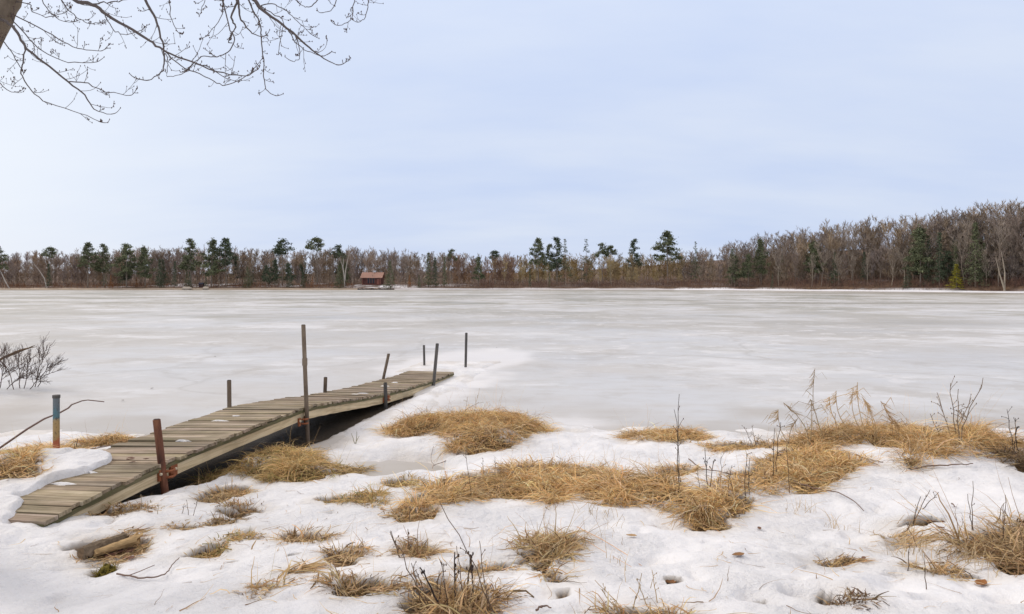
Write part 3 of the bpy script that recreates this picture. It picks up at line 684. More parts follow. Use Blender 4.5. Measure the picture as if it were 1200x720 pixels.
def pine(h, start=.35, wid=.2, top=False):
    t, c = MB(), MB(); zz = np.linspace(0, 1, 7)
    st = np.column_stack([np.cumsum(nr.normal(size=7) * h * .004), np.cumsum(nr.normal(size=7) * h * .004), zz * h])
    t.tube(st, h * .014 * (1 - .93 * zz), 5)
    f = start
    while f < .985:
        w = wid * (1 - ((f - start) / (1 - start)) ** 1.6) * 1.0 + .03
        for k in range(rnd.choice((3, 4, 5))):
            if rnd.random() < .2: continue
            a = rnd.uniform(0, 6.28); L = h * w * rnd.uniform(.55, 1.2); el = rnd.uniform(-.05, .35)
            b = np.array([np.interp(f, zz, st[:, 0]), np.interp(f, zz, st[:, 1]), f * h])
            e = b + np.array([math.cos(a), math.sin(a), el]) * L
            ribbon(t, b, e, h * .006, h * .003, (.7,) * 3)
            for q in range(max(3, int(L / h * 26))):
                g_ = rnd.uniform(.35, 1.02); p = b + (e - b) * g_ + np.array([0, 0, .012 * h * rnd.random()])
                tuft(c, p, h * .044, 15, .35, .8)
        f += rnd.uniform(.032, .06)
    tuft(c, st[-1], h * .035, 14, .6, .8)
    return t.mesh('trunk', M_TRUNK), c.mesh('crown', M_NEEDLE)
def spruce(h, start=.08, wid=.17, gap=.1):
    t, c = MB(), MB(); zz = np.linspace(0, 1, 4)
    t.tube(np.column_stack([zz * 0, zz * 0, zz * h]), h * .012 * (1 - .95 * zz), 5)
    f = start
    while f < .99:
        w = wid * (1 - (f - start) / (1 - start)) + .012
        for k in range(6):
            if rnd.random() < gap: continue
            a = rnd.uniform(0, 6.28); L = h * w * rnd.uniform(.7, 1.15)
            b = np.array([0, 0, f * h]); e = b + np.array([math.cos(a), math.sin(a), -.25]) * L
            for q in range(max(2, int(L / h * 28))):
                tuft(c, b + (e - b) * rnd.uniform(.2, 1.0), h * .026, 8, -.05, .6)
        f += .032
    tuft(c, np.array([0, 0, h * .985]), h * .02, 8, 1.2, .8)
    return t.mesh('trunk', M_TRUNK), c.mesh('crown', M_NEEDLED)
T_BARE = [bare_tree(14, s, 1.5, 1.15, .2) for s in ('plain', 'fork', 'fork', 'plain', 'fork', 'plain', 'fork')]
T_LARCH = [bare_tree(14, 'larch', 2.6, 1.3) for _ in range(4)]
T_PINE = [pine(15, .30, .19), pine(15, .45, .20), pine(15, .38, .15), pine(15, .25, .17)]
T_TOP = [pine(15, .66, .15), pine(15, .74, .16)]
T_SPR = [spruce(12), spruce(12, .12, .12, .2), spruce(12, .05, .24), spruce(12, .12, .2, .62)]
def place(tpl, name, x, d, h, h0, label, cat, group=None, crown=None, trunk=None, tilt=0, wid=1.0):
    y = float(shoreY(x)) + d; z = float(farz(np.array(x), np.array(d))) - .1
    r = empty(name, (x, y, z)); s = h / h0
    r.scale = (s * wid, s * wid, s); r.rotation_euler = (0, R(tilt), rnd.uniform(0, 6.28) if not tilt else 0)
    for me, nm, mt in ((tpl[0], 'trunk', trunk), (tpl[1], 'crown', crown)):
        if me is None: continue
        o = bpy.data.objects.new(nm, me); COL.objects.link(o); o.parent = r
        if mt: o.material_slots[0].link = 'OBJECT'; o.material_slots[0].material = mt
    return tag(r, label, cat, group)
def at_px(u, d):
    k = (u - U0) / F; lo, hi = -600.0, 390.0
    for _ in range(40):
        x = (lo + hi) / 2
        if x > k * (float(shoreY(x)) + d): hi = x
        else: lo = x
    return x
def height_for(u, d, vtop):
    x = at_px(u, d); y = float(shoreY(x)) + d
    return x, CZ + (V0 - vtop) / F * y - float(farz(np.array(x), np.array(d)))
SKU = [-250, 0, 100, 150, 200, 300, 350, 420, 480, 560, 620, 700, 790, 830, 870, 900, 950, 1000, 1050, 1090, 1130, 1180, 1450]
SKT = [297, 298, 297, 294, 293, 294, 296, 292, 297, 300, 301, 300, 300, 293, 286, 279, 271, 265, 262, 256, 251, 244, 240]
BL = {'left': 'bare grey-brown tree in the wood on the left far shore',
      'mid': 'thin tan larch in the low wood at the middle of the far shore',
      'right': 'slender bare tree in the rising wood on the right far shore',
      'cabin': 'bare tree in the wood between the cabin and the left pines',
      'redd': 'reddish leafless tree right of the dark spruces past the cabin'}
BG = {'left': 'bare trees on the left far shore', 'mid': 'larches in the middle of the far shore', 'right': 'bare trees on the right far shore', 'cabin': 'bare trees near the cabin', 'redd': 'reddish trees past the cabin'}
def zone(u): return 'left' if u < 300 else 'cabin' if u < 530 else 'redd' if u < 600 else 'mid' if u < 800 else 'right'
n_t = 0
for row, (dmin, dmax, lo, hi, step) in enumerate([(30, 48, .9, 1.08, 17.0), (15, 28, .74, 1.02, 17.0), (5, 13, .5, .92, 17.0)]):
    u = -85.0 + row * 5
    while u < 1290:
        uj = u + rnd.uniform(-5, 5); d_ = rnd.uniform(dmin, dmax); zn = zone(uj)
        if row and (418 < uj < 456 or any(abs(uj - q) < 9 for q in (1143, 1121, 1079, 1101))): u += 6; continue
        top = np.interp(uj, SKU, SKT); base = 338
        vt = base - (base - top) * rnd.uniform(lo, hi)
        x, h = height_for(uj, d_, vt)
        larch = zn == 'mid' and rnd.random() < .8
        tp = rnd.choice(T_LARCH if larch else T_BARE)
        crown = M_CROWN[dict(left=rnd.choice(('purple', 'grey', 'purple')), cabin=rnd.choice(('grey', 'purple', 'grey')), redd=rnd.choice(('red', 'tan', 'purple')),
                 mid=rnd.choice(('tan', 'tan', 'red')), right=rnd.choice(('grey', 'grey', 'purple', 'grey')))[zn]]
        place(tp, 'larch_tree' if larch else 'bare_tree', x, d_, max(h, 4), 14, BL[zn], 'tree', BG[zn], crown, M_TRUNKP if rnd.random() < .35 else M_TRUNK, wid=rnd.uniform(.8, 1.15))
        n_t += 1; u += step * rnd.uniform(.8, 1.2)
# notable evergreens: u, top v, kind, distance behind the shore, width factor, label
EVG = [(-4, 289, 'p1', 8, 1, 'dark pine cut by the left edge of the far shore'),
 (60, 290, 't1', 26, .9, 'pine whose pale flat tuft rises over the bare wood at far left'),
 (57, 309, 's1', 10, 1, 'small dark spruce below the flat-topped pine at far left'),
 (103, 286, 'p1', 12, 1, 'layered pine, first of the row of pines on the left far shore'),
 (123, 287, 'p2', 14, 1, 'bare-stemmed pine second in the left row of pines'),
 (148, 286, 'p0', 11, 1.1, 'broad full pine third in the left row of pines'),
 (170, 289, 'p3', 12, 1, 'narrow full pine fourth in the left row of pines'),
 (187, 303, 's0', 10, .9, 'lower dark evergreen just right of the left row of pines'),
 (205, 306, 's1', 8, 1, 'scruffy low evergreen left of the tallest left pines'),
 (225, 281, 'p2', 14, 1.1, 'tall thin-crowned pine left of the paired pines'),
 (248, 280, 'p3', 13, 1, 'left one of the tall paired pines on the left far shore'),
 (265, 281, 'p1', 15, 1, 'right one of the tall paired pines, with a heavy dark top'),
 (222, 318, 's2', 7, .8, 'low dark evergreen at the shore under the tall thin-crowned pine'),
 (241, 322, 's2', 6, .7, 'dark bushy evergreen at the shore under the paired pines'),
 (290, 312, 's2', 9, .9, 'mid-height dark evergreen right of the paired pines'),
 (312, 311, 'p0', 9, .9, 'bushy dark pine below the star-topped pine, to its left'),
 (331, 280, 't0', 22, 1.2, 'star-topped pine standing above the bare wood'),
 (340, 314, 's2', 8, .9, 'low dark spruce right below the star-topped pine'),
 (355, 318, 's0', 8, .9, 'small dark spruce between the star-topped and the round-topped pine'),
 (372, 279, 't1', 24, 1.0, 'round-topped dark pine high over the bare wood left of the cabin'),
 (396, 287, 't0', 26, 1.0, 'thin faint pine top left of the cabin'),
 (397, 311, 's2', 8, 1, 'bushy dark evergreen next to the white birch left of the cabin'),
 (457, 305, 's2', 12, 1.0, 'rounded dark evergreen right beside the cabin'),
 (491, 322, 's2', 8, .8, 'low black-green evergreen right of the cabin'),
 (502, 296, 's1', 12, 1.1, 'tall dark spruce, left one of a close pair past the cabin'),
 (510, 302, 's1', 11, 1.1, 'dark spruce, right one of a close pair past the cabin'),
 (521, 301, 's1', 12, .7, 'thin pointed spruce right of the close pair'),
 (529, 292, 't0', 30, .8, 'small pine top over the wood past the cabin'),
 (561, 300, 'p3', 14, .8, 'greenish pine among the reddish trees'),
 (580, 294, 't1', 30, .9, 'dark pine top above the reddish trees'),
 (621, 315, 's1', 6, .7, 'thin black spruce among the larches, left one'),
 (644, 319, 's1', 6, .7, 'thin black spruce among the larches, right one'),
 (631, 281, 'p1', 22, .9, 'ragged pine, left of three over the larches'),
 (643, 287, 'p2', 22, .8, 'ragged lower pine, middle of three over the larches'),
 (653, 279, 'p2', 22, .9, 'ragged pine, right of three over the larches'),
 (662, 280, 's3', 24, .9, 'wispy thin spruce right of the three ragged pines'),
 (687, 280, 's3', 24, .9, 'lone wispy spruce over the larches'),
 (706, 285, 't0', 26, .9, 'bent-topped pine over the larches'),
 (715, 288, 't1', 26, .8, 'drooping dark pine top right of the bent-topped pine'),
 (742, 281, 'p2', 28, .9, 'sparse grey-green pine left of the lone big pine'),
 (782, 273, 'p1', 24, 1.25, 'big lone pine standing highest over the middle of the far shore'),
 (815, 283, 's3', 28, .8, 'faint thin pine right of the big lone pine'),
 (858, 291, 's0', 14, .9, 'green spruce at the foot of the rising wood'),
 (877, 298, 'p0', 14, .8, 'bushy pine right of the green spruce in the rising wood'),
 (892, 279, 'p3', 18, .8, 'taller dim pine in the rising wood, right of the bushy one'),
 (905, 320, 's2', 5, .5, 'low green evergreen at the shore of the rising wood'),
 (1079, 265, 'p3', 14, 1.0, 'olive pine among the tall bare trees at right'),
 (1064, 310, 's2', 8, .9, 'dark low evergreen under the olive pine at right'),
 (1088, 281, 's0', 16, .8, 'dark spruce close behind the olive pine at right'),
 (1101, 272, 's1', 13, .9, 'narrow dark spruce between olive pine and pointed spruce'),
 (1120, 288, 's1', 15, .9, 'shadowy spruce behind the yellow-green conifer'),
 (1143, 260, 's0', 12, .9, 'pointed dark spruce, most prominent at the right of the far shore'),
 (1121, 309, 's2', 4, 1.5, 'small bright yellow-green conifer near the right shore'),
]
KM = dict(p=T_PINE, t=T_TOP, s=T_SPR)
for u, vt, k, d_, wf, lab in EVG:
    d_ = max(3.5, d_ - 7) if d_ < 20 else d_ - 8; wf *= 1.1 if k[0] == 'p' else 1.15
    x, h = height_for(u, d_, vt)
    tp = KM[k[0]][int(k[1])]; h0 = 12 if k[0] == 's' else 15
    yg = 'yellow-green' in lab and 'small bright' in lab
    place(tp, 'spruce_tree' if k[0] == 's' else 'pine_tree', x, d_, h, h0, lab, 'tree', 'evergreens on the far shore',
          M_NEEDLEY if yg else (M_NEEDLED if rnd.random() < .4 else M_NEEDLE), wid=wf)
for k in range(34):                                                 # half-hidden evergreens inside the wood
    u = rnd.choice((rnd.uniform(95, 300), rnd.uniform(300, 420), rnd.uniform(860, 1200))); d_ = rnd.uniform(6, 24)
    top = float(np.interp(u, SKU, SKT)); x, h = height_for(u, d_, 338 - (338 - top) * rnd.uniform(.45, .85))
    tp, h0 = rnd.choice([(T_SPR[0], 12), (T_SPR[2], 12), (T_SPR[3], 12), (T_PINE[0], 15), (T_PINE[3], 15)])
    place(tp, 'evergreen_tree', x, d_, h, h0, 'mid-height evergreen half hidden among the bare trunks of the ' + ('left' if u < 500 else 'right') + ' wood', 'tree', 'half-hidden evergreens of the ' + ('left' if u < 500 else 'right') + ' wood', rnd.choice((M_NEEDLE, M_NEEDLED)), wid=rnd.uniform(.9, 1.3))
# low rusty shrubs with leaves still on
for u, vt, lab in [(130, 322, 'rust-leaved young tree under the left row of pines'), (160, 325, 'rust-leaved bush right of the broad full pine'), (366, 324, 'rust-leaved young tree on the lawn left of the cabin'), (480, 322, 'brownish leafy young tree right of the cabin')]:
    x, h = height_for(u, 6, vt); place(T_SPR[2], 'young_tree', x, 6, h, 12, lab, 'tree', 'rust-leaved young trees', M_RUSTN, wid=.9)
# white birches
def birch(u, vb, segs, d_, label, bark=None, cat_group='white birches'):
    x = at_px(u, d_); y = float(shoreY(x)) + d_; z = float(farz(np.array(x), np.array(d_)))
    r = empty('birch_tree', (x, y, z)); tag(r, label, 'tree', cat_group); k = y / F
    for sgm in segs:
        p = np.array([((uu_ - u) * k, rnd.uniform(-.2, .2) * i, (vb - vv) * k) for i, (uu_, vv) in enumerate(sgm)])
        m = MB(); n = len(p); m.tube(p, np.linspace(.22, .07, n), 6); m.build('trunk', bark or M_BIRCH, r)
    m = MB()
    for sgm in segs:
        e = np.array([(sgm[-1][0] - u) * k, 0, (vb - sgm[-1][1]) * k])
        for _ in range(26):
            dd = unit(rv() * .9 + np.array([-.1, 0, .5])); p0 = e - np.array([0, 0, rnd.random() * 2]); p1 = p0 + dd * rnd.uniform(.8, 2)
            ribbon(m, p0, p1, .05, .02, (1, 1, 1))
            for _ in range(3): ribbon(m, p1, p1 + unit(dd + rv()) * .7, .03, .015, (1, 1, 1))
    m.build('crown', M_CROWN['purple'], r)
birch(11, 338, [[(11, 339), (6, 329), (0, 319), (-5, 311)]], 3, 'white birch leaning left over the shore at far left')
birch(55, 338, [[(55, 339), (52, 327), (46, 317), (41, 310)]], 3, 'white birch leaning left below the flat-topped pine')
birch(404, 338, [[(404, 338), (403, 322), (401, 312), (398, 303)], [(404, 330), (405, 318), (407, 308), (409, 300)], [(404, 328), (402, 314), (403, 304)]], 5, 'forked white birch left of the cabin')
birch(1178, 342, [[(1178, 343), (1172, 322), (1166, 303)], [(1177, 343), (1178, 320), (1173, 296)]], 2, 'pale forked trunk leaning left at the right shore', M_TRUNKP, 'leaning trunks')

# the rest of the wood: one far mass behind, and shoreline brush
def mesh_np(me):
    v = np.empty(len(me.vertices) * 3); me.vertices.foreach_get('co', v)
    f = np.empty(len(me.loops), np.int32); me.loops.foreach_get('vertex_index', f)
    c = np.empty(len(me.vertices) * 4); me.color_attributes['Col'].data.foreach_get('color', c)
    return v.reshape(-1, 3), f, c.reshape(-1, 4)[:, :3]
T_MASS = [bare_tree(14, s, 1.5, 2.0, .03) for s in ('plain', 'fork', 'fork', 'plain')]
MS = []
for t_, c_ in T_MASS:
    v, f, c = mesh_np(c_); 
    npv = len(c_.polygons); ls_ = np.empty(npv, np.int32); c_.polygons.foreach_get('loop_start', ls_); lt = np.append(ls_[1:], len(f)) - ls_
    MS.append((v, [f[(ls_[lt == k_][:, None] + np.arange(k_)[None])] for k_ in (3, 4)], c))
m = MB(); TINT = dict(left=(1.12, 1.0, .93), cabin=(1.1, 1.0, .92), redd=(1.12, .88, .72), mid=(1.2, 1.06, .70), right=(1.08, 1.0, .92))
for k in range(950):
    u = rnd.uniform(-170, 1370); d_ = rnd.uniform(16, 70); top = float(np.interp(u, SKU, SKT)); zn = zone(u)
    x, h = height_for(u, d_, 338 - (338 - top) * rnd.choice((rnd.uniform(.5, .8), rnd.uniform(.82, 1.04), rnd.uniform(.82, 1.04)))); y = float(shoreY(x)) + d_; z = float(farz(np.array(x), np.array(d_)))
    v, f, c = rnd.choice(MS); a = rnd.uniform(0, 6.28); s = max(h, 4) / 14
    w = np.stack([v[:, 0] * math.cos(a) - v[:, 1] * math.sin(a), v[:, 0] * math.sin(a) + v[:, 1] * math.cos(a), v[:, 2]], -1) * s * np.array([1.1, 1.1, 1]) + (x, y, z)
    q_ = rnd.uniform(-1, 1); m.add(w, f, c * np.array(TINT[zn]) * np.array([1 + .10 * q_, 1 + .04 * q_, 1 - .14 * q_]) * rnd.uniform(.72, 1.28))
    zz = np.linspace(0, 1, 4); m.tube(np.column_stack([x + zz * 0, y + zz * 0, z + zz * h * .8]), s * .16 * (1 - .8 * zz), 4, np.array(TINT[zn]) * rnd.uniform(.7, 1.3))
for k in range(800):                                                # understory and saplings
    u = rnd.uniform(-170, 1370); d_ = rnd.uniform(10, 55); zn = zone(u)
    if 415 < u < 458 and d_ < 26: continue
    x = at_px(u, d_); h = rnd.uniform(3.0, 7.5); y = float(shoreY(x)) + d_; z = float(farz(np.array(x), np.array(d_)))
    v, f, c = rnd.choice(MS[0::3]); a = rnd.uniform(0, 6.28); s = h / 14
    w = np.stack([v[:, 0] * math.cos(a) - v[:, 1] * math.sin(a), v[:, 0] * math.sin(a) + v[:, 1] * math.cos(a), v[:, 2]], -1) * s * np.array([1.6, 1.6, 1]) + (x, y, z)
    q_ = rnd.uniform(-1, 1); m.add(w, f, c * np.array(TINT[zn]) * np.array([1 + .10 * q_, 1 + .04 * q_, 1 - .14 * q_]) * rnd.uniform(.72, 1.28))
M_MASS = plain('distant_twigs', (0.29, 0.25, 0.212), 0.95, 0.3, 0.2, 0.1)
tag(m.build('distant_wood', M_MASS), 'dense leafless wood behind the front trees of the far shore', 'woodland', kind='stuff')
m = MB()
for k in range(15000):
    u = rnd.uniform(-170, 1370)
    if 424 < u < 447 and rnd.random() < .8: continue
    d_ = rnd.uniform(1.6, 14) ** 1.0; x = at_px(u, d_) if k % 8 == 0 else x + rnd.uniform(-1.6, 1.6)
    y = float(shoreY(x)) + d_; z = float(farz(np.array(x), np.array(d_))); uu_ = U0 + F * x / y
    if 415 < uu_ < 490 and rnd.random() < .75: continue
    hh = rnd.uniform(.7, 2.1) * (1.15 if uu_ > 560 else .85); p = np.array([x, y, z - .1])
    dd = unit(np.array([rnd.gauss(0, .25), rnd.gauss(0, .25), 1])); col = np.array(rnd.choice([(.22, .12, .09), (.19, .115, .095), (.26, .16, .10), (.15, .10, .085)])) * (1.0 if uu_ > 300 else .9)
    if uu_ < 440 and rnd.random() < .3: col = np.array((.36, .16, .06)) * rnd.uniform(.6, 1.1)
    q = p + dd * hh; ribbon(m, p, q, .045, .02, col)
    for _ in range(3):
        b = p + (q - p) * rnd.uniform(.3, .9); ribbon(m, b, b + unit(dd + rv() * .7) * hh * .4, .03, .012, col * 1.1)
M_BRUSH = plain('shore_brush', (1, 1, 1), 0.95, 0.3, 0.4, 0.1)
tag(m.build('shoreline_brush', M_BRUSH), 'low reddish-brown brush along the far shoreline', 'brush', kind='stuff')

# ------------------------------------------------------------------ cabin across the lake
M_ROOF = plain('cabin_roof', (0.44, 0.26, 0.20), 0.8, 0.18, 2.5, 0.2, 0, (1, 8, 1))
M_CWALL = plain('cabin_wall', (0.14, 0.065, 0.055), 0.85, 0.25, 3, 0.2, 0, (6, 6, .5))
M_CDARK = plain('cabin_glass', (0.02, 0.02, 0.028), 0.3, 0.2, 2, 0.5)
M_CTRIM = plain('cabin_trim', (0.30, 0.13, 0.10), 0.8, 0.2, 3)
M_STONE = plain('stone', (0.16, 0.13, 0.11), 0.95, 0.5, 2.0, 0.1, .5)
M_PALE = plain('pale_boulder', (0.50, 0.43, 0.35), 0.95, 0.25, 2.0, 0.1, .5)
cx = at_px(435.5, 17); cy = float(shoreY(cx)) + 17; kx = cy / F
cz = CZ + (V0 - 333.5) * kx; r = empty('cabin', (cx, cy, cz)); tag(r, 'small red-brown cabin with a salmon roof across the lake', 'cabin')
W, Dp, Hw = 22 * kx, 5.2, 2.6; RW = 26.0 * kx
m = MB(); m.box((0, Dp / 2, Hw / 2), (W, Dp, Hw)); m.add([(-W / 2, 0, Hw + .002), (-W / 2, Dp, Hw + .002), (-W / 2, Dp / 2, Hw + 1.5), (W / 2, 0, Hw + .002), (W / 2, Dp, Hw + .002), (W / 2, Dp / 2, Hw + 1.5)], [[[0, 1, 2], [3, 5, 4]]]); m.build('wall', M_CWALL, r)
m = MB()
for s_ in (-1, 1):
    e0 = (Dp / 2 + s_ * (Dp / 2 + .8)); zr, ze = Hw + 1.75, Hw - .18
    a = [(-RW / 2, Dp / 2, zr), (RW / 2, Dp / 2, zr), (RW / 2, e0, ze), (-RW / 2, e0, ze)]
    if s_ < 0: a = a[::-1]
    m.hexa([(p[0], p[1], p[2] - .14) for p in a] + a)
m.build('roof', M_ROOF, r)
m = MB(); m.box((-.6 * kx, -.03, 1.35), (9 * kx, .1, 1.9)); m.build('window', M_CDARK, r)
m = MB()
for q in (-5.2, -2.2, .8, 3.9): m.box((q * kx, -.10, 1.35), (.16, .12, 2.05))
m.box((-.6 * kx, -.10, 2.40), (9.6 * kx, .12, .14)); m.build('window_frame', M_CTRIM, r)
m = MB(); m.box((7.6 * kx, -.04, 1.02), (.95, .08, 2.0)); m.build('door', M_CTRIM, r)
m = MB(); m.box((0, Dp / 2, -.5), (W * 1.02, Dp * 1.02, 1.02)); m.build('foundation', M_STONE, r)
for q in (-1, 1):
    m = MB(); m.box((q * W * .48, -.62, 1.25), (.16, .16, 2.5)); m.build('porch_post', M_CTRIM, r)
m = MB(); m.box((0, -.42, -.02), (W * 1.0, .8, .14)); m.build('porch_floor', M_CTRIM, r)
x0, x1 = at_px(419, -.3), at_px(462, -.3); m = MB()
for i in range(26):
    x = x0 + (x1 - x0) * (i + .5) / 26; m.blob((x, float(shoreY(x)) - .1 + rnd.uniform(-.2, .2), .16), ((x1 - x0) / 44, .45, rnd.uniform(.3, .5)), (rnd.uniform(.5, 1.1),) * 3, 7, 5, .08)
tag(m.build('stone_wall', M_STONE), 'low dark stone shore wall in front of the cabin', 'wall')
for u, w_, lab in [(219, 1.8, 'pale rounded boulder at the shore below the tall thin-crowned pine'), (241, 1.2, 'smaller pale boulder at the shore below the paired pines')]:
    x = at_px(u, .5); m = MB(); m.blob((0, 0, .25), (w_, .8, .55), (1, 1, 1), 9, 6, .08); tag(m.build('boulder', M_PALE, smooth=True, loc=None), lab, 'boulder'); o = COL.objects[-1]; o.location = (x, float(shoreY(x)) + .6, .25)
x = at_px(236, 7); yy = float(shoreY(x)) + 7; z = float(farz(np.array(x), np.array(7.0)))
r = empty('shed', (x, yy, z)); tag(r, 'little dark blue shed half hidden under the paired pines', 'shed')
M_BLUE = plain('blue_shed', (0.02, 0.028, 0.06), 0.7, 0.2, 2)
m = MB(); m.box((0, 0, .9), (2.2, 2, 1.8)); m.build('wall', M_BLUE, r)
m = MB(); m.hexa([(-1.3, -1.2, 1.8), (1.3, -1.2, 1.8), (1.3, 1.2, 1.8), (-1.3, 1.2, 1.8), (-1.3, -.05, 2.5), (1.3, -.05, 2.5), (1.3, .05, 2.5), (-1.3, .05, 2.5)]); m.build('roof', M_BLUE, r); r.scale = (.65, .65, .65)

# ------------------------------------------------------------------ dock
DIR = np.array([DSL, 1.0]) * DN; NRM = np.array([DN, -DSL * DN])      # along the dock, and to its right
WID = 1.10
def dk(y, d_, z):                                                    # y measured on the right edge
    p = np.array([DX0 + DSL * y, y]) + NRM * d_; return np.array([p[0], p[1], z])
dock = empty('dock', (DX0 + DSL * 5.6, 5.6, float(deckz(5.6)))); dock_loc = np.array(dock.location)
tag(dock, 'weathered grey plank dock sagging from the snowy bank into the ice', 'dock')
def dpart(mb, name, m_, parent=None, grain=None):
    o = mb.build(name, m_, parent or dock, loc=dock_loc)
    if parent: o.location = (0, 0, 0)
    else: o.location = (0, 0, 0)
    if grain is not None:
        at = o.data.attributes.new('Grain', 'FLOAT_VECTOR', 'POINT'); at.data.foreach_set('vector', np.concatenate(grain).ravel())
    return o
roll = lambda y: np.interp(y, [5, 6.5, 7.2, 9.5, 11, 16.6], [.02, .05, .06, .04, .02, .0])     # the left edge hangs a little
def deck_section(ya, yb, nm):
    m = MB(); gr = []; y = ya; pitch = .148
    while y < yb - .02:
        pitch = .118 * rnd.choice((.82, .95, 1, 1, 1.05, 1.15))
        y1 = min(y + pitch * DN * .92, yb); sk = rnd.uniform(-.006, .006)
        z0, z1 = float(deckz(y)), float(deckz(y1)); dz = rnd.uniform(-.008, .008); ov = rnd.uniform(.005, .055); lo = -WID - rnd.uniform(0, .04)
        tl, tr = rnd.uniform(-.006, .006), rnd.uniform(-.006, .006)
        lft = float(roll(y)); th = .034; nseg = 4
        base = []
        for q in range(nseg + 1):
            f = q / nseg; d_ = lo + (ov - lo) * f; zz = -lft * (1 - f) + dz + (tl * (1 - f) + tr * f)
            base.append((dk(y + sk * f, d_, z0 + zz), dk(y1 + sk * f, d_, z1 + zz)))
        v = []
        for a, b in base: v += [a, b, a - (0, 0, th), b - (0, 0, th)]
        fs = []
        for q in range(nseg):
            o_ = q * 4; fs += [[o_, o_ + 4, o_ + 5, o_ + 1], [o_ + 2, o_ + 3, o_ + 7, o_ + 6], [o_, o_ + 2, o_ + 6, o_ + 4], [o_ + 1, o_ + 5, o_ + 7, o_ + 3]]
        e = nseg * 4; fs += [[0, 1, 3, 2], [e, e + 2, e + 3, e + 1]]
        sh = rnd.uniform(.74, 1.22); tint = np.array((1, rnd.uniform(.95, 1.02), rnd.uniform(.95, 1.12))) * sh
        m.add(v, [fs], tint)
        off = rnd.uniform(0, 50)
        gv = []
        for q in range(nseg + 1):
            f = q / nseg * 1.1
            gv += [(f + off, 0 + off, 0), (f + off, .16 + off, 0), (f + off, 0 + off, .03), (f + off, .14 + off, .03)]
        gr.append(np.array(gv)); y += pitch * DN
    return dpart(m, nm, M_PLANK, None, gr)
def beam(ya, yb, d0, d1, top, bot, nm, m_, n=24, wav=.004):
    m = MB(); gr = []
    ys = np.linspace(ya, yb, n); v = []; gv = []
    for y in ys:
        z = float(deckz(y)) - (float(roll(y)) if d0 < -.5 else 0)
        zt = z - top + rnd.uniform(-wav, wav); zb = z - bot + rnd.uniform(-wav, wav)
        v += [dk(y, d0, zb), dk(y, d1, zb), dk(y, d1, zt), dk(y, d0, zt)]
        gv += [(y, d0, -bot), (y, d1, -bot), (y, d1, -top), (y, d0, -top)]
    fs = []
    for i in range(n - 1):
        for k in range(4): fs.append([i * 4 + k, i * 4 + (k + 1) % 4, i * 4 + 4 + (k + 1) % 4, i * 4 + 4 + k])
    fs += [[3, 2, 1, 0], [n * 4 - 4, n * 4 - 3, n * 4 - 2, n * 4 - 1]]
    m.add(v, [fs]); return dpart(m, nm, m_, None, [np.array(gv)])
for ya, yb in ((5.47, 9.53), (9.55, 12.47), (12.49, 16.58)):
    deck_section(ya, yb, 'decking')
    b0 = max(ya, 5.56)
    beam(b0, yb, -.03, .008, .070, .185 if ya < 12 else .2, 'side_beam', M_BEAM)
    beam(b0, yb, -WID + .02, -WID + .06, .06, .185, 'side_beam', M_BEAM)
    beam(b0 - (.09 if ya < 6 else 0), yb, -.03, .03, .036, .073, 'edge_strip', M_EDGE)
    y = b0 + .5
    m = MB()
    while y < yb - .2:
        z = float(deckz(y)); a = [dk(y - .02, -WID + .07, z - .175), dk(y + .02, -WID + .07, z - .175), dk(y + .02, -.035, z - .175), dk(y - .02, -.035, z - .175)]
        m.hexa(a + [p + (0, 0, .10) for p in a]); y += 1.0
    dpart(m, 'cross_beam', M_EDGE)
def post(bot, top, rad, m_, label=None, bracket=None, capped=False):
    m = MB(); p = [np.array(bot) + (np.array(top) - np.array(bot)) * f for f in np.linspace(0, 1, 9)]
    m.tube(p, rad, 10); m.tube([p[-1] - (0, 0, .001), p[-1] + (0, 0, .006)], rad * .8, 10, (.25, .25, .25))
    o = dpart(m, 'post', m_)
    if label: o['label'] = label
    if bracket is not None:
        y, z = bracket; b = MB()
        for s_ in (-1, 1):
            a = [dk(y + s_ * .055 - .012, .010, z - .055), dk(y + s_ * .13 + .012, .010, z - .055), dk(y + s_ * .13 + .012, .032, z - .055), dk(y + s_ * .055 - .012, .032, z - .055)]
            if s_ < 0: a = a[::-1]
            b.hexa(a + [q + (0, 0, .11) for q in a])
        c0 = dk(y, .05, z)
        ang = np.linspace(-.4, math.pi + .4, 9)
        for za in (-.03, .03):
            b.tube([c0 + np.array([*(DIR * math.cos(t_) * .052 + NRM * math.sin(t_) * .045), za]) for t_ in ang], .013, 6)
        k_ = dpart(b, 'bracket', M_BRKT, o)
        bb = MB()
        for s_ in (-1, 1): bb.blob(dk(y + s_ * .105, .042, z + .015), (.016, .016, .016), (1, 1, 1), 8, 5)
        dpart(bb, 'bolt', M_BOLT, o)
    return o
def rp(u, vb, vt, ut, y): return PY(u, vb, y), PY(ut, vt, y)
b, t = rp(195.5, 590, 492, 183.5, 6.80); b[2] -= .05; post(b, t, .036, M_RUST, 'leaning rusty red post bolted near the shore end', (6.86, .345))
b, t = rp(361, 517, 381, 355.5, 9.50); b[2] -= .1; post(b, t, .030, M_PIPE, 'tallest post, a weathered pipe with a collar, at the dock bend', (9.50, .335))
m = MB(); q = b + (t - b) * .70; m.tube([q - (0, 0, .05), q + (0, 0, .05)], .037, 10); dpart(m, 'collar', M_PIPE)
b, t = rp(452, 478, 449, 451.5, 12.32); b[2] -= .1; post(b, t, .034, M_GREY, 'short dark grey post on the right side', (12.42, .15))
b, t = rp(507.5, 452, 403, 512.5, 15.0); b[2] -= .1; post(b, t, .036, M_GREY, 'grey post at the end of the right side')
b, t = rp(269, 492, 446, 268.5, 9.72); post(b, t, .030, M_PIPE, 'short post on the left side behind the leaning post')
b, t = rp(380.5, 470, 442.5, 381.5, 12.46); post(b, t, .034, M_PIPE, 'brown stub post on the left side')
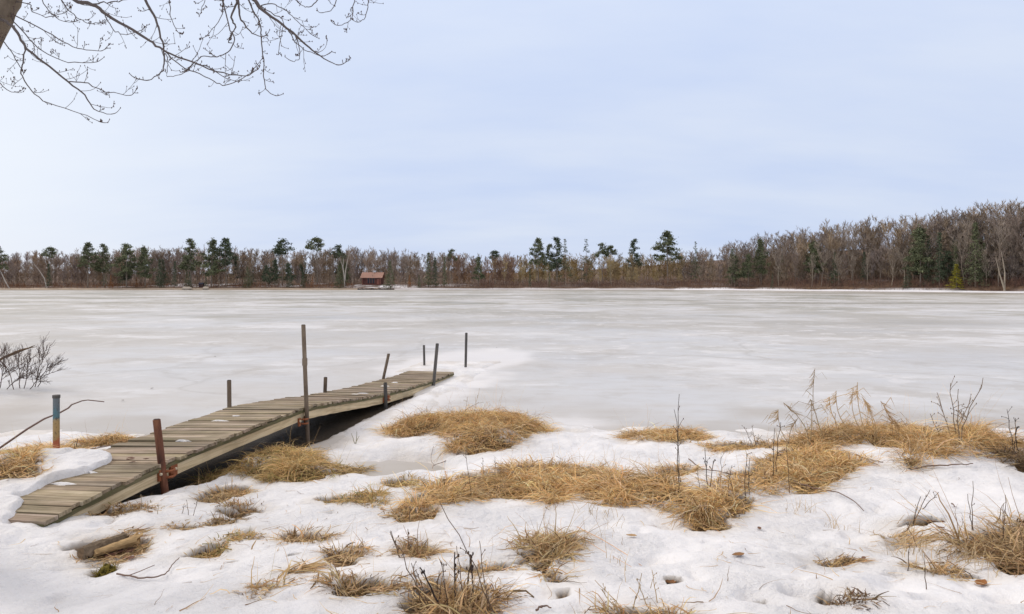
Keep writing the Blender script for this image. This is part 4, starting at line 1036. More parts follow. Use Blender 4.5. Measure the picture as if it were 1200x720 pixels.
b, t = rp(448.5, 447, 415, 455.5, 15.16); post(b, t, .032, M_PIPE, 'brown post leaning right at the end of the left side')
# snow left on the planks
m = MB()
for y, d_, ry, rd in [(6.2, -.52, .03, .16), (6.5, -.55, .03, .12), (7.62, -.40, .02, .12), (8.62, -.62, .02, .15), (8.9, -.60, .015, .08), (11.9, -.33, .03, .10), (12.15, -.3, .02, .13), (13.6, -.5, .03, .10), (14.3, -.55, .03, .09)]:
    z = float(deckz(y)) - float(roll(y)) * (-d_ / WID); n = 14
    ring = [dk(y + ry * math.sin(a_) * rnd.uniform(.4, 1.3), d_ + rd * math.cos(a_) * rnd.uniform(.4, 1.3), z + .006) for a_ in np.linspace(0, 6.283, n, endpoint=False)]
    c0 = dk(y, d_, z + .012); m.add([p - (0, 0, .012) for p in ring] + [p * .5 + c0 * .5 + (0, 0, .004) for p in ring] + [c0],
        [[[i, (i + 1) % n, n + (i + 1) % n, n + i] for i in range(n)], [[n + i, n + (i + 1) % n, 2 * n] for i in range(n)]], (0, .15, 0))
tag(m.build('dock_snow', M_SNOW, smooth=True), kind='structure')

# ------------------------------------------------------------------ poles standing on their own
def pole(u, vb, vt, ut, y, rad, m_, name, label, sink=.15, taper=None):
    b, t = PY(u, vb, y), PY(ut, vt, y); loc = b.copy(); b[2] -= sink; m = MB()
    m.tube([b + (t - b) * f for f in np.linspace(0, 1, 8)], rad, 10); m.tube([t - (0, 0, .001), t + (0, 0, .008)], rad * .8, 10, (.3, .3, .3))
    return tag(m.build(name, m_, loc=loc), label, 'pole')
pole(497.5, 430, 405, 496.8, 18.37, .030, M_GREY, 'metal_pole', 'shorter grey pole frozen into the ice past the dock end')
pole(545.5, 432, 390.5, 546.5, 18.0, .034, M_GREY, 'metal_pole', 'taller grey pole frozen into the ice beyond the dock')
yb = unproj(66, 549)[1]
o = pole(66, 549, 466, 66, yb, .034, M_PAINT, 'painted_pole', 'peeling pole with blue top, yellow middle and red base left of the dock')
m = MB(); m.tube([(0.0, 0, .80), (0, 0, .835)], .040, 10); m.build('cap', M_GREY, o)

# ------------------------------------------------------------------ grass: ribbons bending over the ground
def blades(mb, base, az, L, th0, bend, w, col, K=5, floor=True, jit=.24):
    n = len(base); p = base.copy(); pts = [p.copy()]; az = az.copy()
    for k in range(K):
        th = th0 - bend * (k + .5) / K
        st = L / K
        p = p + np.stack([np.cos(az) * np.cos(th) * st, np.sin(az) * np.cos(th) * st, np.sin(th) * st], -1)
        if floor:
            hz = HS(p[:, 0], p[:, 1]) + lift * (.3 + .7 * k / K); p[:, 2] = np.maximum(p[:, 2], hz)
        az = az + nr.normal(size=n) * jit
        pts.append(p.copy())
    pts = np.stack(pts, 1)
    sdv = np.stack([-np.sin(az), np.cos(az), nr.normal(size=n) * .5], -1); sdv /= np.linalg.norm(sdv, axis=1, keepdims=True)
    wk = (w[:, None] * np.linspace(1, .25, K + 1)[None])[..., None] / 2
    v = np.stack([pts - sdv[:, None] * wk, pts + sdv[:, None] * wk], 2)           # n,K+1,2,3
    idx = np.arange(n)[:, None] * (K + 1) * 2 + np.arange(K)[None] * 2
    f = np.stack([idx, idx + 1, idx + 3, idx + 2], -1).reshape(-1, 4)
    tone = np.linspace(.9, 1.1, K + 1)[None, :, None, None]
    c = np.clip(col[:, None, None, :] * tone * np.ones((1, 1, 2, 1)), 0, 1)
    mb.add(v.reshape(-1, 3), [f], c.reshape(-1, 3))
lift = None
def sample_poly(w, n):
    lo, hi = w.min(0), w.max(0); out = []
    for _ in range(60):
        p = lo + (hi - lo) * nr.random((max(200, n * 3), 2))
        k = polysdf(p[:, 0], p[:, 1], w) + fbm(p[:, 0], p[:, 1], .25, 41) * .14 > 0
        out.append(p[k])
        if sum(map(len, out)) >= n: break
    return np.concatenate(out)[:n]
def parea(w): x, y = w[:, 0], w[:, 1]; return .5 * abs(np.dot(x, np.roll(y, -1)) - np.dot(y, np.roll(x, -1)))
def grow(P):
    global lift
    lab, _, L0, dens, pal, style, md, w = P
    A = parea(w); pal_a = np.array(PAL[pal]); pw = np.array([.32, .26, .20, .14, .08]); mb = MB()
    nearf = 1.15 if w[:, 1].mean() > 6.3 else 1.25; dens = dens * (1.0 if w[:, 1].mean() > 6.3 else .8)
    def cols(n):
        c = pal_a[nr.choice(5, n, p=pw)] * nr.uniform(.6, 1.3, (n, 1)); return c * (1 + nr.normal(size=(n, 3)) * .04)
    n = int(A * dens * 1.6) + 60
    ctone = np.ones((n, 1)); wide = nr.uniform(.003, .0075, n); wide[nr.random(n) < .18] *= 1.7
    if style == 'mat':
        nt_ = max(4, int(A * 11)); cen = sample_poly(w, nt_); cen = cen[noise(cen[:, 0], cen[:, 1], .42, 47) > -.42] if nt_ > 12 else cen; hd = fbm(cen[:, 0], cen[:, 1], 1.1, 44) * 4.5 - .9       # wind-combed heading of each tussock
        k = nr.integers(0, len(cen), n); off = nr.normal(size=(n, 2)) * .075 * nr.uniform(.6, 1.5, (len(cen), 1))[k]
        b = cen[k] + off; az = np.where(nr.random(n) < .42, hd[k] + nr.normal(size=n) * .55, np.arctan2(off[:, 1], off[:, 0]) + nr.normal(size=n) * .5)
        th0 = nr.uniform(.35, 1.3, n); bend = nr.uniform(1.2, 3.0, n); L = L0 * nr.uniform(.25, 1.05, n) * nr.uniform(.6, 1.2, len(cen))[k]
        ctone = nr.uniform(.68, 1.25, (len(cen), 1))[k]
    elif style == 'tuft':
        nt_ = max(2, int(A * 26)); cen = sample_poly(w, nt_); k = nr.integers(0, len(cen), n); off = nr.normal(size=(n, 2)) * .05
        b = cen[k] + off; az = np.arctan2(off[:, 1], off[:, 0]) + nr.normal(size=n) * .9
        th0 = nr.uniform(.1, 1.4, n); bend = np.where(nr.random(n) < .85, nr.uniform(1.6, 4.2, n), nr.uniform(.1, .9, n)); L = L0 * nr.uniform(.25, 1.0, n)
        ctone = nr.uniform(.7, 1.2, (len(cen), 1))[k]
    else:
        b = sample_poly(w, n); az = fbm(b[:, 0], b[:, 1], .8, 45) * 1.2 + .5 + nr.normal(size=len(b)) * .3; n = len(b); wide = wide[:n]; ctone = ctone[:n]
        th0 = nr.uniform(.05, .4, n); bend = nr.uniform(.2, .8, n); L = L0 * nr.uniform(.5, 1.2, n)
    z = HS(b[:, 0], b[:, 1]); lift = nr.uniform(.002, .05, n) * (1.4 if style == 'mat' else .5)
    blades(mb, np.column_stack([b, z - .01]), az, L, th0, bend, wide * nearf, cols(n) * ctone)
    n2 = int(A * dens * 1.2) + 20                                     # loose dead blades lying between
    b = sample_poly(w, n2) + nr.normal(size=(n2, 2)) * .03; lift = nr.uniform(.001, .035, n2)
    blades(mb, np.column_stack([b, HS(b[:, 0], b[:, 1]) + .01]), nr.uniform(0, 6.28, n2), L0 * nr.uniform(.12, .55, n2), nr.uniform(.0, .6, n2), nr.uniform(.1, 1.0, n2), nr.uniform(.005, .011, n2) * nearf, cols(n2) * .85)
    n3 = max(2, int(A * 12)); b = sample_poly(w, n3); n3 = len(b); lift = np.full(n3, .01)                      # a few thin upright leftovers
    blades(mb, np.column_stack([b, HS(b[:, 0], b[:, 1])]), nr.uniform(0, 6.28, n3), L0 * nr.uniform(.7, 1.5, n3), nr.uniform(1.0, 1.5, n3), nr.uniform(.1, .8, n3), np.full(n3, .003), cols(n3))
    c = w.mean(0)
    return tag(mb.build('grass_clump', M_GRASS, loc=(c[0], c[1], float(HS(c[0], c[1])))), lab, 'grass clump', 'dead grass clumps on the bank')
for P in PATCHES: grow(P)

# ------------------------------------------------------------------ standing weeds, reeds, shrubs
def bend_path(p0, p1, sag=0.0, n=7, side=0.0, jit=.006):
    p0, p1 = np.asarray(p0, float), np.asarray(p1, float); t = np.linspace(0, 1, n)[:, None]; L = np.linalg.norm(p1 - p0)
    p = p0 + (p1 - p0) * t; k = np.sin(math.pi * t[:, 0])
    p[:, 2] += k * sag * L; p[:, 0] += k * side * L
    p[1:-1] += nr.normal(size=(n - 2, 3)) * jit * L; return p
def weed(name, label, stems, col, rad=.0042, twigs=4, tw=.10, group='dead weed stems on the bank', cat='weed', buds=True, wob=.01, grp=True):
    """stems: list of (u base, v base, u top, v top)"""
    m = MB(); first = None
    for (ub, vb, ut, vt) in stems:
        b = unproj(ub, vb, HS); t = PY(ut, vt, b[1] + rnd.uniform(-.08, .08)); first = b if first is None else first
        p = bend_path(b - (0, 0, .03), t, 0, 8, rnd.uniform(-.03, .03), wob); cc = np.array(col) * rnd.uniform(.8, 1.2)
        m.tube(p, np.linspace(rad, rad * .5, 8), 5, cc)
        H_ = np.linalg.norm(t - b)
        for _ in range(twigs):
            f = rnd.uniform(.35, .97); q = p[0] + (p[-1] - p[0]) * f; i = f * 7; q = p[int(i)] + (p[min(int(i) + 1, 7)] - p[int(i)]) * (i % 1)
            dd = unit(np.array([rnd.gauss(0, .6), rnd.gauss(0, .5), rnd.uniform(.3, 1)])); l = H_ * tw * rnd.uniform(.6, 1.6)
            m.tube(bend_path(q, q + dd * l, .06, 4), np.linspace(rad * .55, rad * .35, 4), 4, cc)
            if buds: m.blob(q + dd * l, (rad * .8, rad * .8, rad * 1.7), cc * .8, 5, 4)
    return tag(m.build(name, M_STALK, loc=first), label, cat, group if grp else None)
DK, BR, TN = (.075, .055, .042), (.15, .10, .065), (.50, .36, .19)
weed('weed_stem', 'tallest thin dark weed rising from the centre mound past the shoreline hummock', [(795, 578, 796, 462), (797, 576, 790, 480)], DK, .0045, 5, .08)
weed('weed_stem', 'branching dark weed behind the drooping centre mound', [(830, 582, 826, 525), (831, 580, 836, 540)], DK, .005, 5, .14)
weed('weed_stem', 'row of thin brown weed stems behind the centre mound', [(842, 580, 845, 535), (852, 582, 858, 545), (820, 578, 817, 550), (862, 581, 852, 552), (836, 581, 843, 556)], BR, .0035, 3, .12)
weed('weed_stem', 'two straight dark stems between the centre mound and the big slope', [(874, 583, 875, 532), (878, 580, 879, 536)], DK, .0042, 3, .10)
weed('weed_stem', 'dark weed stem standing in the big grass slope', [(907, 562, 908, 502), (908, 558, 915, 495)], DK, .0048, 4, .10)
weed('weed_stem', 'short dark stem low on the big grass slope', [(925, 578, 922, 520)], BR, .004, 3, .10)
weed('weed_stem', 'leaning thin stem over the sprawling middle grass', [(553, 588, 545, 530), (567, 556, 566, 537), (580, 553, 580, 536)], BR, .0035, 3, .10)
weed('weed_stem', 'spray of fine stems behind the shoreline strip', [(885, 527, 872, 500), (888, 527, 881, 499), (880, 527, 893, 510)], BR, .004, 4, .14)
weed('weed_stem', 'fine bent stems above the wide tawny hummock', [(546, 492, 548, 465), (552, 492, 562, 455), (556, 494, 575, 474)], TN, .0035, 4, .16)
weed('weed_stem', 'thick black broken stems in the bottom centre tuft', [(536, 712, 533, 647), (520, 716, 492, 665), (553, 708, 552, 650)], (.06, .042, .035), .0060, 3, .07)
weed('weed_stem', 'thin crossing brown stems over the bottom centre tuft', [(505, 716, 458, 622), (508, 718, 487, 668), (512, 716, 520, 660), (525, 715, 515, 655), (545, 714, 535, 640), (498, 718, 482, 660)], BR, .0032, 2, .10)
weed('weed_stem', 'slender bent stem rising right of the bottom centre tuft', [(574, 720, 562, 634), (584, 722, 515, 588), (576, 718, 572, 690)], BR, .0032, 2, .06)
weed('weed_stem', 'dark little stems by the thin tuft right of the bottom centre', [(552, 676, 552, 650), (550, 700, 551, 650)], DK, .005, 3, .10)
weed('weed_stem', 'tall thin pair of stems just left of the tuft at the right edge', [(1142, 622, 1140, 564), (1141, 622, 1134, 579)], BR, .0035, 1, .06)
weed('weed_stem', 'dark stems standing inside the tuft at the right edge', [(1177, 640, 1178, 580), (1178, 640, 1176, 590)], BR, .0035, 3, .08)
weed('weed_stem', 'forked grey twig standing over the dead leaf pile', [(1069, 610, 1090, 574), (1070, 609, 1079, 582), (1076, 597, 1100, 577)], BR, .004, 2, .10)
weed('weed_stem', 'brown stem at the left end of the low straw tuft', [(1064, 668, 1065, 636)], BR, .003, 2, .10)
weed('weed_stem', 'leaning brown stem in the wisps under the dead leaf pile', [(1078, 642, 1062, 613)], BR, .003, 1, .10)
weed('weed_stem', 'thin stem in front of the low straw tuft', [(1085, 690, 1083, 650)], BR, .003, 2, .10)
weed('weed_stem', 'tall stem in the upright straw tuft of the middle', [(479, 620, 481, 593), (477, 650, 478, 620), (470, 654, 457, 623)], BR, .0045, 2, .06)
weed('weed_stem', 'pale arching straws over the straw tuft at the bottom', [(738, 716, 697, 680), (740, 716, 752, 672), (764, 712, 746, 678), (772, 706, 764, 668), (732, 716, 704, 690)], TN, .003, 3, .12)
weed('weed_stem', 'few dry stems at the far right shore', [(1190, 530, 1180, 480), (1192, 532, 1190, 490), (1187, 532, 1192, 500)], DK, .005, 4, .12)
weed('weed_stem', 'small dark stems on the snow below the dock bracket', [(222, 604, 219, 588), (226, 604, 232, 586), (213, 601, 216, 590)], BR, .003, 2, .14)
weed('weed_stem', 'frosted little stems beside the leaning rusty post', [(166, 598, 165, 580), (174, 600, 173, 587), (184, 604, 186, 592)], (.45, .38, .28), .004, 2, .10)
weed('weed_stem', 'little green blades alone on the snow by the dock grass', [(416, 520, 412, 508), (417, 520, 418, 506), (415, 520, 421, 511)], (.22, .21, .09), .005, 0, .1)
weed('weed_stem', 'short brown spikes at the left tip of the wide hummock', [(452, 506, 446, 496), (455, 507, 453, 496), (458, 507, 461, 498)], BR, .005, 0, .1)
# plumed reeds on the right shore
def reeds(label, stems, col):
    m = MB(); first = None
    for ub, vb, ut, vt, dr in stems:
        b = unproj(ub, vb, HS); t = PY(ut, vt, b[1] + rnd.uniform(-.1, .1)); first = b if first is None else first
        p = bend_path(b, t, 0, 9, dr * .15, .004); cc = np.array(col) * rnd.uniform(.8, 1.15); H_ = np.linalg.norm(t - b)
        m.tube(p, np.linspace(.0055, .003, 9), 5, cc)
        for _ in range(22):                                            # hanging plume
            q = p[-1] + (p[-3] - p[-1]) * rnd.random(); l = rnd.uniform(.06, .16); dd = unit(np.array([dr * .8 + rnd.gauss(0, .4), rnd.gauss(0, .4), -rnd.uniform(.2, 1)]))
            ribbon(m, q, q + dd * l, .007, .003, cc * rnd.uniform(.9, 1.25))
        for _ in range(5):                                             # long dry leaves
            i = rnd.randint(2, 7); q = p[i]; dd = unit(np.array([rnd.choice((-1, 1)) * rnd.uniform(.4, 1), rnd.gauss(0, .4), rnd.uniform(.1, .7)])); l = rnd.uniform(.15, .34)
            e = q + dd * l * .6; f = e + unit(dd * (1, 1, 0) + np.array([0, 0, -1.0])) * l * .5
            ribbon(m, q, e, .008, .006, cc); ribbon(m, e, f, .006, .002, cc)
    return tag(m.build('plumed_reed', M_GRASS, loc=first), label, 'reeds', 'plumed reeds on the right shore')
reeds('pale plumed reeds, tallest bunch, in the middle of the right sedge bank', [(1022, 522, 1005, 448, -.5), (1018, 520, 1000, 455, -.8), (1010, 520, 980, 458, -1), (1025, 520, 1010, 465, .6), (1005, 522, 972, 465, -1), (1028, 520, 1014, 470, .5)], (.60, .43, .23))
reeds('lower bent plumed reeds right of the tallest bunch', [(1045, 521, 1032, 470, .8), (1050, 522, 1038, 482, .9), (1052, 521, 1048, 492, .6)], (.56, .38, .20))
reeds('thin single reeds with bent tips at the left end of the sedge bank', [(948, 526, 918, 472, 1), (930, 528, 912, 480, -.8), (968, 520, 955, 432, -.6), (949, 522, 950, 468, .2), (925, 528, 935, 490, -.8)], (.40, .30, .18))
weed('bare_shrub', 'bare twiggy shrub rising from the sedge at the right shore', [(1122, 522, 1152, 443), (1120, 522, 1114, 449), (1124, 522, 1123, 456), (1117, 522, 1098, 460), (1112, 524, 1138, 466), (1110, 524, 1090, 485)], (.27, .20, .135), .0062, 5, .14, None, 'shrub', grp=False)
# arching wisps of the bank grass silhouetted on the ice
def wisps(label, pts, L, n, col):
    global lift
    m = MB(); w = np.array([unproj(u, v, HS)[:2] for u, v in pts])
    k = nr.integers(0, len(w) - 1, n); f = nr.random((n, 1)); b = w[k] * (1 - f) + w[k + 1] * f + nr.normal(size=(n, 2)) * .05
    lift = np.full(n, .01); c = np.array(col) * nr.uniform(.7, 1.2, (n, 1))
    blades(m, np.column_stack([b, HS(b[:, 0], b[:, 1])]), nr.uniform(0, 6.28, n), L * nr.uniform(.5, 1.2, n), nr.uniform(.9, 1.5, n), nr.uniform(.2, 2.2, n), np.full(n, .0042), c)
    c = w.mean(0); return tag(m.build('dry_grass', M_GRASS, loc=(c[0], c[1], float(HS(c[0], c[1])))), label, 'grass wisps', None, 'stuff')
wisps('thin wisps standing along the top of the long right sedge bank', [(915, 522), (960, 514), (1060, 514), (1180, 520)], .42, 190, (.50, .34, .17))
wisps('thin wisps along the top of the wide tawny hummock', [(470, 497), (560, 492), (640, 505)], .30, 90, (.52, .35, .17))
wisps('sparse wisps in the snow between middle grass and shoreline hummock', [(650, 540), (700, 545), (750, 552), (790, 555)], .26, 70, (.52, .38, .21))
wisps('sparse pale wisps on the snow around the lower right tufts', [(1035, 650), (1080, 645), (1130, 655), (1145, 668)], .22, 90, (.58, .44, .26))
wisps('few wisps on the snow below the big slope', [(930, 600), (960, 600), (1000, 630)], .2, 40, (.56, .42, .25))
wisps('scattered wisps on the snow right of the combed tuft', [(680, 600), (730, 610), (690, 640), (745, 690)], .22, 50, (.55, .42, .25))
m = MB(); n = 900; pk = [P[-1].mean(0) for P in PATCHES]                 # loose straws blown over the snow
b = np.array([pk[k] for k in nr.integers(0, len(pk), n)]) + nr.normal(size=(n, 2)) * (.5, .45)
b = b[(b[:, 1] < 10.3) & (dockd(b[:, 0], b[:, 1]) > .1)]; n = len(b); lift = nr.uniform(.002, .012, n); pa = np.array(PAL['straw'])
blades(m, np.column_stack([b, HS(b[:, 0], b[:, 1]) + .004]), nr.uniform(0, 6.28, n), nr.uniform(.05, .22, n), nr.uniform(-.1, .25, n), nr.uniform(-.2, .5, n), nr.uniform(.003, .007, n), pa[nr.integers(0, 5, n)])
tag(m.build('dry_grass', M_GRASS), 'loose straws scattered over the snow of the bank', 'straw', None, 'stuff')
# ------------------------------------------------------------------ left shore: shrub in the ice, dead limb, long twig
def branch3(m, p, rad0, rad1, depth, col, spread=.7, up=.3, nch=5, lf=.45):
    n = len(p); m.tube(p, np.linspace(rad0, rad1, n), 5, col)
    if depth == 0: return
    L = np.linalg.norm(p[-1] - p[0])
    for _ in range(nch):
        f = rnd.uniform(.25, 1) * (n - 1.001); q = p[int(f)] + (p[int(f) + 1] - p[int(f)]) * (f % 1); dr = unit(p[int(f) + 1] - p[int(f)])
        dd = unit(dr + rv() * spread + np.array([0, 0, up])); l = L * lf * rnd.uniform(.6, 1.3)
        branch3(m, bend_path(q, q + dd * l, -.05, 5, 0, .03), rad1 * 1.05, rad1 * .6, depth - 1, col, spread, up, max(2, nch - 2), lf)
m = MB()
for ub, vb, ut, vt in [(35, 455, 62, 425), (34, 455, 50, 418), (20, 456, 22, 418), (18, 456, 4, 420), (38, 455, 58, 438), (0, 458, 12, 425), (-20, 458, 0, 418), (30, 455, 36, 420), (-30, 459, -22, 415), (-5, 458, -30, 425), (8, 456, 30, 440)]:
    b = PZ(ub, vb); b[1] += rnd.uniform(-.2, .2); t = PY(ut, vt, b[1] + rnd.uniform(-.4, .4))
    branch3(m, bend_path(b - (0, 0, .05), t, .08, 7, 0, .02), .0095, .0050, 2, np.array((.13, .095, .08)) * rnd.uniform(.8, 1.3), .65, .18, 11, .42)
tag(m.build('bare_shrub', M_STALK, loc=PZ(20, 456)), 'bare dark shrub frozen into the ice at the left edge', 'shrub')
m = MB(); y_ = 14.8; p = np.array([PZ(-80, 455), PY(-30, 438, y_), PY(5, 419, y_), PY(18, 413.5, y_), PY(27, 410, y_ + .1), PY(36, 407.5, y_ + .1), PY(43.5, 406.5, y_ + .1)]); m.tube(p, [.022, .024, .027, .034, .026, .011, .005], 7, (.9, .8, .7)); m.tube([PY(34, 408, y_ + .1), PY(38, 406, y_ + .1), PY(41, 405, y_ + .1)], [.015, .01, .006], 5, (.9, .8, .7))
tag(m.build('dead_limb', M_LOG, loc=PZ(-80, 455)), 'broken dead limb sticking up over the frozen shrub', 'branch')
m = MB(); y_ = 8.25; p = np.array([PY(-70, 560, y_), PY(0, 525, y_), PY(32, 503, y_), PY(52, 491, y_), PY(70, 484, y_), PY(80, 478.5, y_), PY(84, 474.5, y_), PY(96, 470, y_), PY(103, 469, y_), PY(122, 471, y_)])
m.tube(p, np.linspace(.014, .006, 10), 6, (1.6, 1.3, 1.15)); tag(m.build('bent_twig', M_TWIG, loc=p[0]), 'long bent twig reaching past the painted pole', 'twig')
m = MB(); p = np.array([unproj(u, v, HS) + (0, 0, .03) for u, v in [(45, 546), (70, 540), (90, 534), (108, 529), (135, 524)]]); m.tube(p, np.linspace(.012, .006, 5), 6, (1.6, 1.3, 1.1)); tag(m.build('fallen_twig', M_TWIG, loc=p[0]), 'dark twig lying along the straw behind the painted pole', 'twig')
weed('weed_stem', 'short forked twig between the painted pole and the dock', [(89, 537, 87, 520), (88, 528, 91, 514)], DK, .005, 2, .2)

def smoothpath(p, k=4):
    p = np.asarray(p, float); n = len(p); out = []
    for i in range(n - 1):
        a, b, c, d_ = p[max(i - 1, 0)], p[i], p[i + 1], p[min(i + 2, n - 1)]
        for t in np.linspace(0, 1, k, endpoint=False):
            out.append(.5 * ((2 * b) + (-a + c) * t + (2 * a - 5 * b + 4 * c - d_) * t * t + (-a + 3 * b - 3 * c + d_) * t ** 3))
    out.append(p[-1]); return np.array(out)
# ------------------------------------------------------------------ small things on the snow
def gtwig(label, pts, rad, extra=(), col=(1.5, 1.2, 1.0), lifts=None):
    m = MB(); p = np.array([unproj(u, v, HS) + (0, 0, rad + (lifts[i] if lifts else .012)) for i, (u, v) in enumerate(pts)])
    p = smoothpath(p, 5); p[1:-1] += nr.normal(size=(len(p) - 2, 3)) * rad * .35; rad *= .8
    m.tube(p, np.linspace(rad, rad * .5, len(p)), 6, col)
    for e in extra:
        q = smoothpath(np.array([unproj(u, v, HS) + (0, 0, rad + .015) for u, v in e]), 5); m.tube(q, np.linspace(rad * .6, rad * .4, len(q)), 5, col)
    return tag(m.build('fallen_twig', M_TWIG, loc=p[0]), label, 'twig', 'twigs on the snow')
gtwig('thin forked twig on the snow beside the moss clump', [(137, 676), (155, 679), (172, 681), (192, 677), (200, 668), (210, 657)], .007, [[(152, 678), (165, 673), (181, 666)]])
gtwig('Y-shaped twig standing in the frozen inlet', [(540, 532), (520, 543), (509, 547), (507, 551)], .006, [[(509, 547), (505, 540), (508, 525)]])
gtwig('long dark twig lying over the right snow crest', [(1070, 552), (1092, 549), (1115, 548), (1140, 546)], .011)
gtwig('twig poking from the bottom of the big grass slope', [(930, 567), (960, 577), (982, 580)], .010, [[(982, 580), (1000, 590), (1012, 602)]])
gtwig('little broken twig on the snow left of the bent tuft', [(1002, 535), (1016, 540), (1035, 545)], .009, [[(1018, 543), (1030, 548)]])
gtwig('dark twig propped in the snow above the centre mound', [(807, 540), (822, 551), (842, 555), (859, 558)], .008)
gtwig('short dark twig lying on the snow at bottom right of centre', [(628, 720), (638, 715), (646, 717)], .007)
gtwig('tiny dark chip of wood on the right snow slope', [(1115, 593), (1120, 597)], .008)
gtwig('long pale straw lying on the snow from the combed tuft', [(676, 620), (700, 632), (730, 650), (752, 666)], .004, [[(670, 625), (700, 645), (740, 668)]], (6, 4.6, 3.0))
# logs
def log(label, a, b, ra, rb, m_, name='log', lumps=.07, up=0.0):
    p0 = unproj(*a, HS); p1 = unproj(*b, HS); p0[2] += ra * .55 + up; p1[2] += rb * .7 + up; m = MB(); n = 12
    p = p0 + (p1 - p0) * np.linspace(0, 1, n)[:, None]; rr = np.linspace(ra, rb, n)
    m.tube(p, rr, 14); v = m.v[0]; ax = p[np.repeat(np.arange(n), 14)]; rid = lumps * 1.6 * nr.normal(size=14); k = 1 + rid[np.tile(np.arange(14), n)][:, None] + lumps * .6 * nr.normal(size=(len(v), 1)); m.v[0] = ax + (v - ax) * k
    for e in (0, -1): m.tube([p[e] - (p[1] - p[0]) * .02, p[e] + (p[1] - p[0]) * .02], rr[e] * .8, 12, (1.15, 1.05, .95))
    m.v[0][:14] += nr.normal(size=(14, 3)) * ra * .25; m.v[0][-14:] += nr.normal(size=(14, 3)) * rb * .3
    return tag(m.build(name, m_, smooth=False, loc=p0), label, 'log')
log('grey bark-covered log half sunk in the snow, left of the bare one', (97, 655), (146, 634), .056, .036, M_LOG, 'log', .15)
log('tan barkless log lying on top of the grey one', (110, 657), (162, 641), .026, .038, M_LOGW, 'log', .06, .035)
m = MB(); c = unproj(125, 679, HS)
for _ in range(320):
    a_ = rnd.uniform(0, 6.28); q_ = rnd.random() ** .6; m.blob(c + np.array([.065 * q_ * math.cos(a_), .075 * q_ * math.sin(a_), .095 * (1 - q_ * q_) * rnd.uniform(.4, 1)]), np.array((.012, .012, .009)) * rnd.uniform(.6, 1.4), np.array((1, .8, .7)) * rnd.uniform(.3, 1.35), 5, 4, .25)
for _ in range(160):
    p = c + np.array([rnd.uniform(-.05, .05), rnd.uniform(-.05, .05), rnd.uniform(.01, .06)]); ribbon(m, p, p + unit(rv() + np.array([0, 0, .8])) * rnd.uniform(.03, .07), .006, .002, np.array((1.7, 1.3, .9)) * rnd.uniform(.5, 1.1))
tag(m.build('moss_clump', M_MOSS, loc=c), 'yellow-green moss clump below the logs', 'moss')
def leaf(u, v, s, col, label, group, n=1, spread=0):
    for k in range(n):
        c = unproj(u + rnd.uniform(-spread, spread), v + rnd.uniform(-spread, spread) * .35, HS); m = MB(); a = rnd.uniform(0, 6.28)
        pr = [(0, -1), (.45, -.55), (.5, .1), (.3, .6), (0, 1), (-.3, .6), (-.5, .1), (-.45, -.55)]
        cs, sn_ = math.cos(a), math.sin(a); cu = rnd.uniform(.1, .45)
        top = [(s * (x * cs - y * sn_), s * (x * sn_ + y * cs), .012 + s * cu * (x * x * 2 + y * y * .5)) for x, y in pr]
        m.add(top + [(0, 0, .012)] + [(x, y, z - .002) for x, y, z in top] + [(0, 0, .010)], [[[i, (i + 1) % 8, 8] for i in range(8)] + [[9 + (i + 1) % 8, 9 + i, 17] for i in range(8)], [[i, 9 + i, 9 + (i + 1) % 8, (i + 1) % 8] for i in range(8)]], np.array(col) * rnd.uniform(.7, 1.2))
        o = m.build('fallen_leaf', M_LEAF); o.location = c; tag(o, label, 'leaf', group)
RL = (.30, .12, .05)
leaf(865, 652, .045, (.42, .22, .09), 'single tan-orange leaf on the snow below the drooping mound', None)
leaf(890, 621, .03, (.22, .12, .08), 'small brown leaf on the snow right of the drooping mound', None)
leaf(1150, 686, .055, (.45, .19, .06), 'orange leaf at the bottom right', None)
leaf(1092, 616, .03, (.16, .07, .045), 'dark red-brown leaf in the pile under the forked twig', 'leaves in the pile under the forked twig', 14, 13)
leaf(1140, 640, .03, (.20, .10, .06), 'brown leaf at the foot of the tuft at the right edge', 'leaves under the right tuft', 8, 12)
leaf(140, 652, .035, (.22, .11, .075), 'reddish-brown leaf in the litter under the logs', 'leaves under the logs', 14, 16)
leaf(787, 685, .03, (.26, .13, .06), 'brown leaf in the small melt spot right of the bottom centre', 'leaves in the small melt spot', 4, 4)
leaf(740, 630, .04, (.50, .33, .17), 'pale tan leaf on the snow left of the drooping mound', None)
leaf(1012, 656, .025, (.2, .11, .07), 'little brown leaf on the snow above the lower right streak', None)
leaf(72, 546, .05, (.55, .17, .07), 'orange-red leaf at the foot of the painted pole', 'orange leaves by the painted pole', 4, 9)
leaf(1182, 508, .05, (.2, .10, .06), 'brown leaf on the ice at the right shore', None)
leaf(155, 552, .04, (.20, .11, .07), 'curled brown leaf on the dock planks', 'leaves on the dock planks', 0, 8)
for k in range(6):
    y = 6.75 + rnd.uniform(-.08, .08); dd_ = -.28 + rnd.uniform(-.12, .12); p = dk(y, dd_, float(deckz(y)) + .012); leaf(155, 552, .03, (.18, .09, .06), 'curled brown leaf on the dock planks', 'leaves on the dock planks', 1, 0); COL.objects[-1].location = p
for u, v in [(178, 456), (252, 418.5), (144, 470), (582, 408)]:
    c = PZ(u, v, .012); leaf(178, 456, .035, (.09, .06, .045), 'dark leaf frozen on the open ice', 'leaves on the open ice', 1, 0); COL.objects[-1].location = c

